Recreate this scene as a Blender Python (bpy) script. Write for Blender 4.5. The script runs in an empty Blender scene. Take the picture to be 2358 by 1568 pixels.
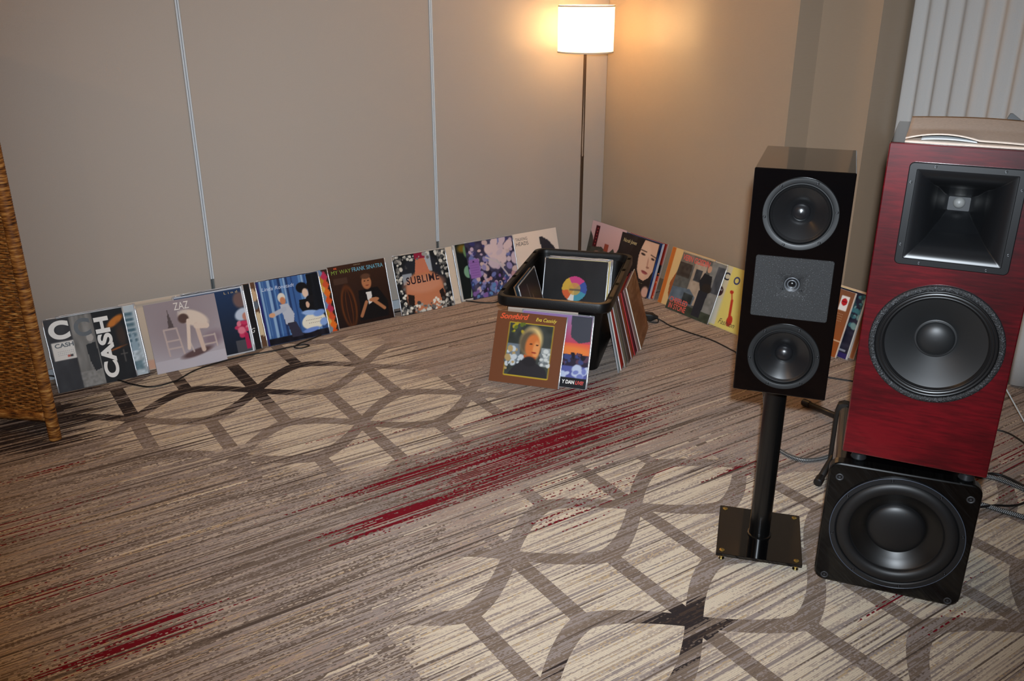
import bpy, bmesh, math, random
import numpy as np
from mathutils import Vector, Matrix

# ------------------------------------------------------------------ camera, world, lights, exposure
scene = bpy.context.scene
COL = scene.collection
scene.view_settings.view_transform = 'Standard'
scene.view_settings.look = 'None'
scene.view_settings.gamma = 1.0
scene.view_settings.use_curve_mapping = False
scene.view_settings.exposure = 0.0

PITCH = math.radians(21.5887); CAM_YAW = math.radians(33.6257); CAM_H = 1.611
cam_data = bpy.data.cameras.new('camera'); cam = bpy.data.objects.new('camera', cam_data); COL.objects.link(cam)
cam.location = (0, 0, CAM_H); cam.rotation_euler = (math.pi / 2 - PITCH, 0, -CAM_YAW)
cam_data.sensor_width = 36; cam_data.lens = 36 * 2047.36 / 2358; cam_data.clip_start = 0.05
scene.camera = cam

world = bpy.data.worlds.new('world'); scene.world = world; world.use_nodes = True
world.node_tree.nodes['Background'].inputs[0].default_value = (0.02, 0.014, 0.009, 1)
world.node_tree.nodes['Background'].inputs[1].default_value = 0.0

def light(name, kind, loc, energy, color, rot=(0, 0, 0), **kw):
    d = bpy.data.lights.new(name, kind); d.energy = energy; d.color = color
    for k, v in kw.items(): setattr(d, k, v)
    o = bpy.data.objects.new(name, d); COL.objects.link(o); o.location = loc; o.rotation_euler = rot
    return o
# the photographer's flash, just above and right of the lens
right = Vector((math.cos(CAM_YAW), -math.sin(CAM_YAW), 0))
light('camera_flash_offscreen', 'SPOT', Vector((0, 0, CAM_H + 0.11)) + right * 0.02, 540, (0.82, 0.91, 1.0),
      (math.pi / 2 - PITCH + math.radians(5), 0, -CAM_YAW - math.radians(2)), spot_size=math.radians(84), spot_blend=1.0, shadow_soft_size=0.022)
# warm recessed ceiling lamps above the frame: the photo shows their glow on the wallpaper by the corner
# and their orange reflections in the speaker cones from the left side of the room
WARM = (1.0, 0.50, 0.14)
CEIL_Z = 2.75
DOWNLIGHTS = [(2.86, 3.62), (0.3, 2.3), (-1.3, 0.6), (-1.2, 2.6)]
for (lx, ly) in DOWNLIGHTS:
    light('ceiling_lamp_offscreen', 'AREA', (lx, ly, CEIL_Z - 0.02), 7.5, WARM, shape='DISK', size=0.14)

# ------------------------------------------------------------------ helpers
def lin(c):
    c = np.asarray(c, float) / 255.0
    return np.where(c <= 0.04045, c / 12.92, ((c + 0.055) / 1.055) ** 2.4)
def L4(c): r = lin(c); return (float(r[0]), float(r[1]), float(r[2]), 1.0)

class NT:
    """small wrapper to write node maths"""
    def __init__(s, name):
        s.m = bpy.data.materials.new(name); s.m.use_nodes = True
        s.t = s.m.node_tree; s.b = s.t.nodes['Principled BSDF']; s.out = s.t.nodes['Material Output']
    def n(s, typ, **kw):
        n = s.t.nodes.new(typ)
        for k, v in kw.items(): setattr(n, k, v)
        return n
    def link(s, a, b): s.t.links.new(a, b)
    def put(s, sock, v):
        if isinstance(v, bpy.types.NodeSocket): s.link(v, sock)
        elif v is not None: sock.default_value = v
    def math(s, op, a, b=None, c=None, clamp=False):
        n = s.n('ShaderNodeMath', operation=op, use_clamp=clamp)
        for i, v in enumerate((a, b, c)):
            if v is not None: s.put(n.inputs[i], v)
        return n.outputs[0]
    def noise(s, vec, scale=1.0, detail=2.0, rough=0.5, dim='3D'):
        n = s.n('ShaderNodeTexNoise', noise_dimensions=dim)
        if vec is not None: s.link(vec, n.inputs['Vector'])
        n.inputs['Scale'].default_value = scale; n.inputs['Detail'].default_value = detail; n.inputs['Roughness'].default_value = rough
        return n.outputs['Fac']
    def xyz(s, x, y, z=0.0):
        n = s.n('ShaderNodeCombineXYZ')
        for i, v in enumerate((x, y, z)): s.put(n.inputs[i], v)
        return n.outputs[0]
    def mix(s, fac, a, b):
        n = s.n('ShaderNodeMix', data_type='RGBA'); s.put(n.inputs[0], fac); s.put(n.inputs[6], a); s.put(n.inputs[7], b)
        return n.outputs[2]
    def ramp(s, fac, stops, interp='LINEAR'):
        n = s.n('ShaderNodeValToRGB'); s.link(fac, n.inputs[0]); cr = n.color_ramp; cr.interpolation = interp
        while len(cr.elements) < len(stops): cr.elements.new(0.5)
        for e, (p, c) in zip(cr.elements, stops): e.position = p; e.color = c
        return n.outputs[0]
    def smooth(s, v, a, b):
        n = s.n('ShaderNodeMapRange', interpolation_type='SMOOTHSTEP'); s.put(n.inputs[0], v)
        n.inputs[1].default_value = a; n.inputs[2].default_value = b
        return n.outputs[0]
    def bump(s, h, strength=0.3, dist=0.01):
        n = s.n('ShaderNodeBump'); s.link(h, n.inputs['Height']); n.inputs['Strength'].default_value = strength; n.inputs['Distance'].default_value = dist
        s.link(n.outputs[0], s.b.inputs['Normal'])
    def obj(s): return s.n('ShaderNodeTexCoord').outputs['Object']
    def sep(s, v):
        n = s.n('ShaderNodeSeparateXYZ'); s.link(v, n.inputs[0]); return n.outputs
    def set(s, color=None, rough=None, metal=None, spec=None, coat=None, coat_rough=None, sheen=None):
        b = s.b.inputs
        if color is not None: s.put(b['Base Color'], color)
        if rough is not None: s.put(b['Roughness'], rough)
        if metal is not None: b['Metallic'].default_value = metal
        if spec is not None: b['Specular IOR Level'].default_value = spec
        if coat is not None: b['Coat Weight'].default_value = coat
        if coat_rough is not None: b['Coat Roughness'].default_value = coat_rough
        if sheen is not None: b['Sheen Weight'].default_value = sheen
        return s.m

_flat = {}
def flat(c, rough=0.5, metal=0.0, spec=0.5, coat=0.0, grain=0.0):
    """plain procedural material: base colour with a faint noise grain"""
    key = (tuple(c), rough, metal, spec, coat, grain)
    if key not in _flat:
        t = NT('surface_%d' % len(_flat))
        nz = t.noise(t.obj(), 180.0, 2.0)
        k = t.math('MULTIPLY_ADD', nz, 0.16, 0.92)
        h = t.n('ShaderNodeHueSaturation'); h.inputs['Color'].default_value = L4(c); t.link(k, h.inputs['Value'])
        t.set(h.outputs[0], rough, metal, spec, coat, 0.05)
        if grain: t.bump(nz, grain, 0.002)
        _flat[key] = t.m
    return _flat[key]

def mesh_obj(name, verts, faces, mats, parent=None, smooth=False, midx=None, loc=None, rot=None):
    me = bpy.data.meshes.new(name); me.from_pydata([tuple(v) for v in verts], [], faces); me.update()
    for m in (mats if isinstance(mats, (list, tuple)) else [mats]): me.materials.append(m)
    if midx is not None: me.polygons.foreach_set('material_index', midx)
    if smooth: me.polygons.foreach_set('use_smooth', [True] * len(me.polygons))
    o = bpy.data.objects.new(name, me); COL.objects.link(o)
    if parent: o.parent = parent
    if loc: o.location = loc
    if rot: o.rotation_euler = rot
    return o
def tag(o, label, cat, group=None):
    o['label'] = label; o['category'] = cat
    if group: o['group'] = group
    return o
def struct(o, label=None):
    o['kind'] = 'structure'
    if label: o['label'] = label
    return o
def thing(name, label, cat, loc, yaw=0.0, group=None, rot=None):
    o = bpy.data.objects.new(name, None); COL.objects.link(o); o.empty_display_size = 0.05
    o.location = loc; o.rotation_euler = rot if rot else (0, 0, yaw)
    return tag(o, label, cat, group)

class MB:
    """collects shapes into one mesh"""
    def __init__(s): s.v = []; s.f = []
    def add(s, v, f):
        k = len(s.v); s.v += [tuple(p) for p in v]; s.f += [tuple(i + k for i in q) for q in f]; return s
    def box(s, x0, x1, y0, y1, z0, z1):
        return s.add([(x, y, z) for z in (z0, z1) for y in (y0, y1) for x in (x0, x1)],
                     [(0, 2, 3, 1), (4, 5, 7, 6), (0, 1, 5, 4), (2, 6, 7, 3), (0, 4, 6, 2), (1, 3, 7, 5)])
    def loft(s, loops, close=True, cap0=False, cap1=False):
        n = len(loops[0]); v = [p for l in loops for p in l]; f = []
        for i in range(len(loops) - 1):
            for j in range(n if close else n - 1):
                a = i * n + j; b = i * n + (j + 1) % n
                f.append((a, b, b + n, a + n))
        if cap0: f.append(tuple(range(n))[::-1])
        if cap1: f.append(tuple(range((len(loops) - 1) * n, len(loops) * n)))
        return s.add(v, f)
    def lathe_y(s, prof, cx=0.0, cz=0.0, seg=48):
        """profile (radius, y) turned about an axis along y"""
        loops = []
        for r, y in prof:
            r = max(r, 1e-5)
            loops.append([(cx + r * math.cos(a), y, cz + r * math.sin(a)) for a in (2 * math.pi * k / seg for k in range(seg))])
        return s.loft(loops)
    def lathe_z(s, prof, cx=0.0, cy=0.0, seg=32, cap0=False, cap1=False):
        loops = []
        for r, z in prof:
            r = max(r, 1e-5)
            loops.append([(cx + r * math.cos(a), cy + r * math.sin(a), z) for a in (2 * math.pi * k / seg for k in range(seg))])
        return s.loft(loops, cap0=cap0, cap1=cap1)
    def tube(s, pts, r, seg=8):
        pts = [Vector(p) for p in pts]; loops = []
        up = Vector((0, 0, 1)); prev = None
        for i, p in enumerate(pts):
            t = (pts[min(i + 1, len(pts) - 1)] - pts[max(i - 1, 0)]).normalized()
            if prev is None:
                a = t.cross(up)
                if a.length < 1e-3: a = t.cross(Vector((1, 0, 0)))
            else: a = prev - t * prev.dot(t)
            a.normalize(); prev = a; b = t.cross(a)
            rr = r[i] if isinstance(r, (list, tuple)) else r
            loops.append([p + a * (rr * math.cos(2 * math.pi * k / seg)) + b * (rr * math.sin(2 * math.pi * k / seg)) for k in range(seg)])
        return s.loft(loops, cap0=True, cap1=True)
    def build(s, name, mat, parent=None, smooth=False, **kw): return mesh_obj(name, s.v, s.f, mat, parent, smooth, **kw)

def sharp(o, ang=35):
    """smooth shading with sharp edges above the angle"""
    me = o.data; bm = bmesh.new(); bm.from_mesh(me)
    bmesh.ops.recalc_face_normals(bm, faces=bm.faces)
    for f in bm.faces: f.smooth = True
    for e in bm.edges: e.smooth = not (len(e.link_faces) == 2 and e.calc_face_angle(0) > math.radians(ang))
    bm.to_mesh(me); bm.free(); return o
def rrect(hw, hh, r, seg=6):
    """rounded rectangle outline, counter-clockwise, as 2-D points"""
    pts = []
    for cx, cy, a0 in ((hw - r, hh - r, 0), (-hw + r, hh - r, 90), (-hw + r, -hh + r, 180), (hw - r, -hh + r, 270)):
        for k in range(seg + 1):
            a = math.radians(a0 + 90 * k / seg); pts.append((cx + r * math.cos(a), cy + r * math.sin(a)))
    return pts
def spline(pts, n=8):
    pts = [Vector(p) for p in pts]; out = []
    for i in range(len(pts) - 1):
        p0 = pts[max(i - 1, 0)]; p1 = pts[i]; p2 = pts[i + 1]; p3 = pts[min(i + 2, len(pts) - 1)]
        for k in range(n):
            t = k / n
            out.append(0.5 * ((2 * p1) + (p2 - p0) * t + (2 * p0 - 5 * p1 + 4 * p2 - p3) * t * t + (3 * p1 - p0 - 3 * p2 + p3) * t ** 3))
    out.append(pts[-1]); return out
def cabinet_mesh(name, w, h, d, mat, parent, holes=(), corner=0.003, bev=0.003, z0=0.0):
    """closed box, front at y=-d/2, rounded outline, chamfered front edge, openings in the front"""
    bm = bmesh.new(); zc = z0 + h / 2
    def ring(pts, y): return [bm.verts.new((p[0], y, p[1] + zc)) for p in pts]
    o_ = rrect(w / 2, h / 2, corner, 5); i_ = rrect(w / 2 - bev, h / 2 - bev, max(corner - bev, 0.0008), 5)
    m_ = rrect(w / 2 - bev * 0.3, h / 2 - bev * 0.3, max(corner - bev * 0.3, 0.001), 5)
    r0 = ring(i_, -d / 2); r05 = ring(m_, -d / 2 + bev * 0.3); r1 = ring(o_, -d / 2 + bev); r2 = ring(o_, d / 2 - bev); r3 = ring(i_, d / 2)
    for a, b in ((r0, r05), (r05, r1), (r1, r2), (r2, r3)):
        for k in range(len(a)): bm.faces.new((a[k], b[k], b[(k + 1) % len(a)], a[(k + 1) % len(a)]))
    bm.faces.new(r3)
    edges = [bm.edges.get((r0[k], r0[(k + 1) % len(r0)])) for k in range(len(r0))]
    for pts in holes:
        hv = [bm.verts.new((p[0], -d / 2, p[1] + z0)) for p in pts]
        edges += [bm.edges.new((hv[k], hv[(k + 1) % len(hv)])) for k in range(len(hv))]
    bmesh.ops.triangle_fill(bm, edges=edges, use_beauty=True, normal=(0, -1, 0))
    bmesh.ops.recalc_face_normals(bm, faces=bm.faces)
    me = bpy.data.meshes.new(name); bm.to_mesh(me); bm.free(); me.materials.append(mat)
    o = bpy.data.objects.new(name, me); COL.objects.link(o); o.parent = parent
    return sharp(o, 12)
def circle(cx, cz, r, n=56): return [(cx + r * math.cos(2 * math.pi * k / n), cz + r * math.sin(2 * math.pi * k / n)) for k in range(n)]

# ------------------------------------------------------------------ surface materials
def carpet_material():
    t = NT('carpet'); x, y, z = t.sep(t.obj())
    # tuft rows run along x; every row has its own yarn streaks
    row = t.math('FLOOR', t.math('DIVIDE', y, 0.0052))
    tuft = t.math('FLOOR', t.math('DIVIDE', x, 0.007))
    wn = t.n('ShaderNodeTexWhiteNoise', noise_dimensions='2D'); t.link(t.xyz(tuft, row), wn.inputs['Vector'])
    jit = t.math('SUBTRACT', wn.outputs['Value'], 0.5)
    def streak(fx, seed, fy=7.13, detail=1.5): return t.noise(t.xyz(t.math('MULTIPLY', x, fx), t.math('MULTIPLY', row, fy), seed), 1.0, detail)
    n1 = streak(1.25, 3.0, 7.13, 1.2)
    n2 = t.noise(t.xyz(t.math('MULTIPLY', x, 1.0), t.math('MULTIPLY', y, 48.0), 11.0), 1.0, 2.0)
    v = t.math('ADD', t.math('ADD', t.math('MULTIPLY', n1, 0.55), t.math('MULTIPLY', n2, 0.45)), t.math('MULTIPLY', jit, 0.035))
    v = t.math('MULTIPLY_ADD', t.math('SUBTRACT', v, 0.5), 2.5, 0.5)
    broad = t.noise(t.xyz(t.math('MULTIPLY', x, 0.9), t.math('MULTIPLY', y, 3.2), 5.0), 1.0, 2.0)
    BE, TA, GT, BR, ES, RE, GO = [L4(c) for c in ((208, 195, 174), (178, 164, 150), (148, 137, 131), (110, 97, 87), (50, 44, 44), (112, 20, 33), (182, 160, 128))]
    PK = L4((163, 145, 133)); DB = L4((84, 73, 66))
    cell = t.ramp(v, [(0, BR), (0.20, GT), (0.34, TA), (0.42, BE), (0.60, TA), (0.68, GO), (0.72, GT), (0.80, BE)], 'CONSTANT')
    B2 = L4((124, 109, 96))
    band = t.ramp(v, [(0, BR), (0.24, B2), (0.40, GT), (0.50, B2), (0.62, GT), (0.74, BR)], 'CONSTANT')
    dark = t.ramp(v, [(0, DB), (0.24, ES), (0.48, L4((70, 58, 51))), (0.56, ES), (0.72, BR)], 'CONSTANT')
    plain = t.ramp(v, [(0, DB), (0.20, BR), (0.31, GT), (0.42, TA), (0.50, BR), (0.58, GT), (0.66, PK), (0.73, GO), (0.77, BR), (0.86, BE)], 'CONSTANT')
    plain_far = t.ramp(v, [(0, DB), (0.19, BR), (0.29, GT), (0.40, PK), (0.52, TA), (0.58, GT), (0.64, PK), (0.74, BR), (0.80, BE)], 'CONSTANT')
    # trellis of straight bars along y joined by ogee arcs
    a = t.math('PINGPONG', t.math('SUBTRACT', x, 1.262), 0.25)
    b = t.math('PINGPONG', t.math('SUBTRACT', y, 1.908), 0.535)
    u = t.math('DIVIDE', a, 0.25)
    def g(q): return t.math('MULTIPLY', t.math('SUBTRACT', 1.0, t.math('POWER', t.math('SUBTRACT', 1.0, q), 1.5)), 0.166)
    hw = 0.027
    near = lambda val, w: t.math('LESS_THAN', t.math('ABSOLUTE', val), w)
    m1 = t.math('MULTIPLY', t.math('LESS_THAN', a, hw), t.math('LESS_THAN', b, 0.385))
    m2 = t.math('MULTIPLY', t.math('GREATER_THAN', a, 0.25 - hw), t.math('GREATER_THAN', b, 0.15))
    m3 = near(t.math('SUBTRACT', b, g(u)), hw * 1.25)
    m4 = near(t.math('SUBTRACT', t.math('SUBTRACT', 0.535, b), g(t.math('SUBTRACT', 1.0, u))), hw * 1.25)
    trellis = t.math('MAXIMUM', t.math('MAXIMUM', m1, m2), t.math('MAXIMUM', m3, m4))
    def spot(cx, cy, sx, sy):
        dx = t.math('DIVIDE', t.math('SUBTRACT', x, cx), sx); dy = t.math('DIVIDE', t.math('SUBTRACT', y, cy), sy)
        return t.math('EXPONENT', t.math('MULTIPLY', t.math('ADD', t.math('MULTIPLY', dx, dx), t.math('MULTIPLY', dy, dy)), -1.0))
    # where the trellis is woven in, and where it dissolves into plain streaks
    pres = None
    for s in ((1.05, 3.55, 0.75, 0.55, 1.0), (1.62, 1.45, 0.85, 0.62, 1.15), (1.35, 2.95, 0.6, 0.42, 0.80), (2.6, 0.8, 0.9, 0.6, 0.9), (1.75, 1.95, 0.5, 0.3, 0.9)):
        q = t.math('MULTIPLY', spot(*s[:4]), s[4]); pres = q if pres is None else t.math('MAXIMUM', pres, q)
    cells = cell
    fade_s = t.math('GREATER_THAN', t.math('ADD', pres, t.math('ADD', t.math('MULTIPLY', t.math('SUBTRACT', n1, 0.5), 0.9), t.math('MULTIPLY', t.math('SUBTRACT', n2, 0.5), 0.9))), 0.42)
    rt = t.math('GREATER_THAN', t.math('ADD', t.math('ADD', x, t.math('SUBTRACT', n1, 0.5)), t.math('SUBTRACT', broad, 0.5)), 1.15)
    plain = t.mix(rt, plain, plain_far)
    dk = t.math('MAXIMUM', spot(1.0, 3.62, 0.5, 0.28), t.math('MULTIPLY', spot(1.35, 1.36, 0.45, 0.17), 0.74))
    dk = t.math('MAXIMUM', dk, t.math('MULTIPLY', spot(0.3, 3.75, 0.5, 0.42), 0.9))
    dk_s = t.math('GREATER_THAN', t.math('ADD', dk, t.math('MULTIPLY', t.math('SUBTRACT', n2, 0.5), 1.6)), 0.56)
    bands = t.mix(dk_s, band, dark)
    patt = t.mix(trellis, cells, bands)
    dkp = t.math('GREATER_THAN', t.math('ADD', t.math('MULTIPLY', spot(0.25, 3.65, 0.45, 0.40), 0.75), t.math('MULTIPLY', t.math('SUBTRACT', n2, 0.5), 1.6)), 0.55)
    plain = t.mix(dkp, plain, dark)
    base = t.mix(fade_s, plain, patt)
    # crimson yarn drifts
    rz = None
    for s in ((1.62, 2.42, 0.95, 0.27, 0.93), (1.05, 2.30, 0.40, 0.11, 0.95), (2.0, 2.72, 0.55, 0.14, 0.85), (1.75, 2.02, 0.60, 0.15, 0.66), (0.0, 2.95, 0.40, 0.25, 0.70),
              (0.05, 2.55, 0.30, 0.3, 0.62), (0.20, 2.15, 0.40, 0.12, 0.82), (2.25, 1.9, 0.45, 0.35, 0.58), (2.1, 1.15, 0.5, 0.25, 0.52), (3.1, 1.3, 0.5, 0.35, 0.58), (0.15, 3.3, 0.3, 0.2, 0.55), (1.5, 2.95, 0.6, 0.2, 0.5)):
        q = t.math('MULTIPLY', spot(*s[:4]), s[4]); rz = q if rz is None else t.math('MAXIMUM', rz, q)
    n3 = streak(1.1, 27.0, 9.71, 1.0)
    n4 = t.noise(t.xyz(t.math('MULTIPLY', x, 1.6), t.math('MULTIPLY', y, 85.0), 31.0), 1.0, 1.5)
    rv = t.math('ADD', t.math('ADD', t.math('MULTIPLY', n3, 0.72), t.math('MULTIPLY', n4, 0.28)), t.math('MULTIPLY', jit, 0.08))
    red = t.math('GREATER_THAN', rv, t.math('SUBTRACT', 0.80, t.math('MULTIPLY', rz, 0.36)))
    # grey-brown haze around the red
    haze = t.ramp(v, [(0, DB), (0.25, BR), (0.40, GT), (0.50, BR), (0.62, GT), (0.72, PK), (0.8, BR)], 'CONSTANT')
    hz = t.math('MAXIMUM', spot(1.5, 2.42, 0.8, 0.24), t.math('MULTIPLY', spot(0.7, 2.3, 0.5, 0.25), 0.7))
    base = t.mix(t.math('GREATER_THAN', t.math('ADD', t.math('MULTIPLY', hz, 0.75), t.math('SUBTRACT', n2, 0.5)), 0.40), base, haze)
    col = t.mix(red, base, RE)
    fine = t.math('MULTIPLY_ADD', t.noise(t.xyz(t.math('MULTIPLY', x, 300.0), t.math('MULTIPLY', y, 420.0), 0.0), 1.0, 1.0), 0.5, 0.75)
    h = t.n('ShaderNodeHueSaturation'); t.link(col, h.inputs['Color']); t.link(fine, h.inputs['Value'])
    t.set(h.outputs[0], 0.95, spec=0.1, sheen=0.0)
    rowh = t.math('PINGPONG', y, 0.0026)
    t.bump(t.math('ADD', t.math('MULTIPLY', rowh, 200.0), t.math('MULTIPLY', wn.outputs['Value'], 0.4)), 0.35, 0.002)
    return t.m

def wall_material(name, c, rough, spec, fx, fz, sparkle=0.0, var=0.05, axis=0):
    t = NT(name); p = t.sep(t.obj()); q = p[axis]; z = p[2]
    w = t.noise(t.xyz(t.math('MULTIPLY', q, fx), t.math('MULTIPLY', z, fz), 0.0), 1.0, 2.0, 0.6)
    k = t.math('MULTIPLY_ADD', w, var * 2, 1.0 - var)
    h = t.n('ShaderNodeHueSaturation'); h.inputs['Color'].default_value = L4(c); t.link(k, h.inputs['Value'])
    t.set(h.outputs[0], rough, spec=spec)
    if sparkle:
        s = t.noise(t.xyz(t.math('MULTIPLY', q, 260.0), t.math('MULTIPLY', z, 330.0), 4.0), 1.0, 0.0)
        t.put(t.b.inputs['Roughness'], t.math('SUBTRACT', rough, t.math('MULTIPLY', t.smooth(s, 0.62, 0.75), sparkle)))
    t.bump(w, 0.25, 0.001)
    if axis == 1:
        tg_ = t.n('ShaderNodeTangent', direction_type='RADIAL', axis='Z'); t.link(tg_.outputs[0], t.b.inputs['Tangent']); t.b.inputs['Anisotropic'].default_value = 0.85; t.b.inputs['Anisotropic Rotation'].default_value = 0.25
    return t.m
# ------------------------------------------------------------------ the room
XW, YW = 3.405, 4.13            # right wall and left (partition) wall planes
M_carpet = carpet_material()
M_vinyl = wall_material('partition_vinyl', (172, 161, 150), 0.5, 0.4, 300.0, 300.0, 0.18, 0.05, 0)
M_paper = wall_material('satin_wallpaper', (162, 143, 122), 0.36, 0.5, 40.0, 420.0, 0.0, 0.05, 1)
M_back = wall_material('plain_paint', (162, 143, 122), 0.7, 0.3, 90.0, 90.0, 0.0, 0.04, 0)
M_ceil = wall_material('ceiling_paint', (196, 190, 180), 0.8, 0.2, 90.0, 90.0, 0.0, 0.03, 0)
M_alu = flat((206, 214, 220), 0.35, 0.1)
M_alu_dark = flat((124, 132, 134), 0.4, 0.6)
M_base = flat((176, 184, 190), 0.4)

XB, YB = -2.8, -2.6
struct(MB().box(XB - 0.1, 4.1, YB - 0.1, YW + 0.25, -0.1, 0).build('floor', M_carpet))
struct(MB().box(XB - 0.1, 4.1, YB - 0.1, YW + 0.25, CEIL_Z, CEIL_Z + 0.1).build('ceiling', M_ceil))
struct(MB().box(XB - 0.1, XB, YB, YW + 0.25, 0, CEIL_Z).build('wall_far_side', M_back))
struct(MB().box(XB, 4.1, YB - 0.1, YB, 0, CEIL_Z).build('wall_behind', M_back))
wl = struct(MB().box(XB, XW + 0.2, YW + 0.03, YW + 0.25, 0, CEIL_Z).build('wall_left', M_alu_dark))
seams = [-2.606, -1.389, -0.172, 1.045, 2.262]
edges = [XB] + seams + [XW]
for i in range(len(edges) - 1):
    a, b = edges[i] + 0.0075, edges[i + 1] - (0.0075 if i < len(edges) - 2 else 0.0)
    bx = MB(); r = 0.004; zs = (0.05, CEIL_Z - 0.01)
    bx.loft([[(a, YW + 0.03, z), (a, YW + r, z), (a + r, YW, z), (b - r, YW, z), (b, YW + r, z), (b, YW + 0.03, z)] for z in zs], close=False, cap0=True, cap1=True)
    bx.build('panel', M_vinyl, wl)
for sx in seams:
    for dx in (-0.0046, 0.0046):   # paired aluminium edge strips of the folding panels
        MB().box(sx + dx - 0.0034, sx + dx + 0.0034, YW - 0.0025, YW + 0.006, 0.335, CEIL_Z - 0.02).build('seam_trim', M_alu, wl)
    MB().box(sx - 0.003, sx + 0.006, YW - 0.0015, YW + 0.006, 0.05, 0.334).build('lower_seam_trim', M_alu_dark, wl)
struct(MB().box(XB, XW, YW - 0.006, YW + 0.03, 0.0, 0.048).build('baseboard_left', M_base))

prof = [(XW, YW + 0.03), (XW, 2.807), (3.562, 2.807), (3.562, 2.496), (3.86, 2.496), (3.86, YB), (4.1, YB), (4.1, YW + 0.03)]
wr = MB()
wr.loft([[(px, py, z) for px, py in prof] for z in (0, CEIL_Z)], cap0=True, cap1=True)
struct(wr.build('wall_right', M_paper))
bb = MB()
for (a, b) in zip(prof[:5], prof[1:6]):
    x0, x1 = min(a[0], b[0]) - 0.008, max(a[0], b[0]); y0, y1 = min(a[1], b[1]) - 0.008, min(max(a[1], b[1]), YW)
    bb.box(x0, x1, y0, y1, 0, 0.07)
struct(bb.build('baseboard_right', flat((120, 100, 80), 0.5)))
for (lx, ly) in DOWNLIGHTS:
    o = MB().lathe_z([(0.075, CEIL_Z - 0.001), (0.078, CEIL_Z - 0.014), (0.095, CEIL_Z - 0.012), (0.10, CEIL_Z - 0.001)], lx, ly).build('ceiling_downlight_ring', flat((210, 208, 200), 0.4), smooth=True)
    struct(o)

# pleated curtain over the window
tc = NT('curtain_cloth'); zz = tc.sep(tc.obj())
wv = tc.noise(tc.xyz(tc.math('MULTIPLY', zz[1], 260.0), tc.math('MULTIPLY', zz[2], 260.0)), 1.0, 1.0)
hs = tc.n('ShaderNodeHueSaturation'); hs.inputs['Color'].default_value = L4((196, 196, 194)); tc.link(tc.math('MULTIPLY_ADD', wv, 0.1, 0.95), hs.inputs['Value'])
tc.set(hs.outputs[0], 0.8, spec=0.2); M_curtain = tc.m
cv = []; cf = []
ys = np.arange(2.482, -1.6, -0.008); nz = 14
rng = random.Random(4); ph = 0.0; X = []
per = 0.088
for yy in ys:
    ph += 2 * math.pi * 0.008 / per
    per += rng.uniform(-0.0035, 0.0035); per = min(max(per, 0.07), 0.11)
    s_ = math.sin(ph) + 0.18 * math.sin(2 * ph + 0.6)
    X.append(3.765 - 0.0115 * s_)
for k in range(nz + 1):
    z = 0.012 + (CEIL_Z - 0.05) * k / nz
    amp = 1.0 + 0.25 * math.sin(k * 0.5)
    for i, yy in enumerate(ys): cv.append((3.765 + (X[i] - 3.765) * amp, yy, z))
n_ = len(ys)
for k in range(nz):
    for i in range(n_ - 1): cf.append((k * n_ + i, k * n_ + i + 1, (k + 1) * n_ + i + 1, (k + 1) * n_ + i))
cu = mesh_obj('curtain', cv, cf, M_curtain, None, True)
sm = cu.modifiers.new('thickness', 'SOLIDIFY'); sm.thickness = 0.002
tag(cu, 'pale grey floor-length pleated curtain behind the red speaker', 'curtain')

# ------------------------------------------------------------------ woven screen
SC = Vector((0.222, 3.503, 0)); SD = Vector((-0.742, 0.670, 0)); SANG = math.atan2(SD.y, SD.x)
ts = NT('seagrass'); p = ts.sep(ts.obj())
s1 = ts.noise(ts.xyz(ts.math('MULTIPLY', p[0], 26.0), ts.math('MULTIPLY', p[2], 150.0), ts.math('MULTIPLY', p[1], 26.0)), 1.0, 3.0)
ts.set(ts.ramp(s1, [(0.30, L4((52, 28, 12))), (0.42, L4((112, 68, 28))), (0.56, L4((154, 102, 46))), (0.74, L4((204, 158, 92)))]), 0.6, spec=0.3)
ts.bump(s1, 0.5, 0.003); M_sea = ts.m
scr = thing('woven_screen', 'brown woven seagrass screen panel with wrapped corner post', 'screen', SC, SANG)
def wrapped(name, path_fn, length, r0, ax):
    """rod wrapped with twine: rings of ridges"""
    mb = MB(); pts = []; rr = []; n = int(length / 0.004)
    for k in range(n + 1):
        pts.append(path_fn(length * k / n)); rr.append(r0 + (0.0013 if k % 2 else 0.0))
    return mb.tube(pts, rr, 14).build(name, M_sea, scr, True)
SH, SWD = 1.72, 0.56
wrapped('corner_post', lambda t: (0, 0, t), SH, 0.0215, 2)
wrapped('corner_post', lambda t: (SWD, 0, t), SH, 0.0215, 2)
wrapped('bottom_rail', lambda t: (0.02 + t, 0, 0.098), SWD - 0.04, 0.019, 0)
wrapped('top_rail', lambda t: (0.02 + t, 0, SH - 0.03), SWD - 0.04, 0.019, 0)
wv = MB(); rows = int((SH - 0.16) / 0.0085); nseg = 44; rg = random.Random(2)
for k in range(rows):
    z = 0.12 + k * 0.0085; phs = (k % 2) * math.pi + rg.uniform(-0.25, 0.25); jz = rg.uniform(-0.001, 0.001)
    pts = []
    for i in range(nseg + 1):
        xx = 0.02 + (SWD - 0.04) * i / nseg
        pts.append((xx, 0.0045 * math.sin(xx * 2 * math.pi / 0.052 + phs), z + jz + 0.0006 * math.sin(xx * 37 + k)))
    wv.tube(pts, rg.uniform(0.0043, 0.0052), 6)
w_ = wv.build('woven_strands', M_sea, scr, True); w_['kind'] = 'stuff'
for sx in np.arange(0.045, SWD, 0.026): MB().tube([(sx, 0, 0.1), (sx, 0, SH - 0.03)], 0.003, 6).build('stake', M_sea, scr, True)

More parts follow.
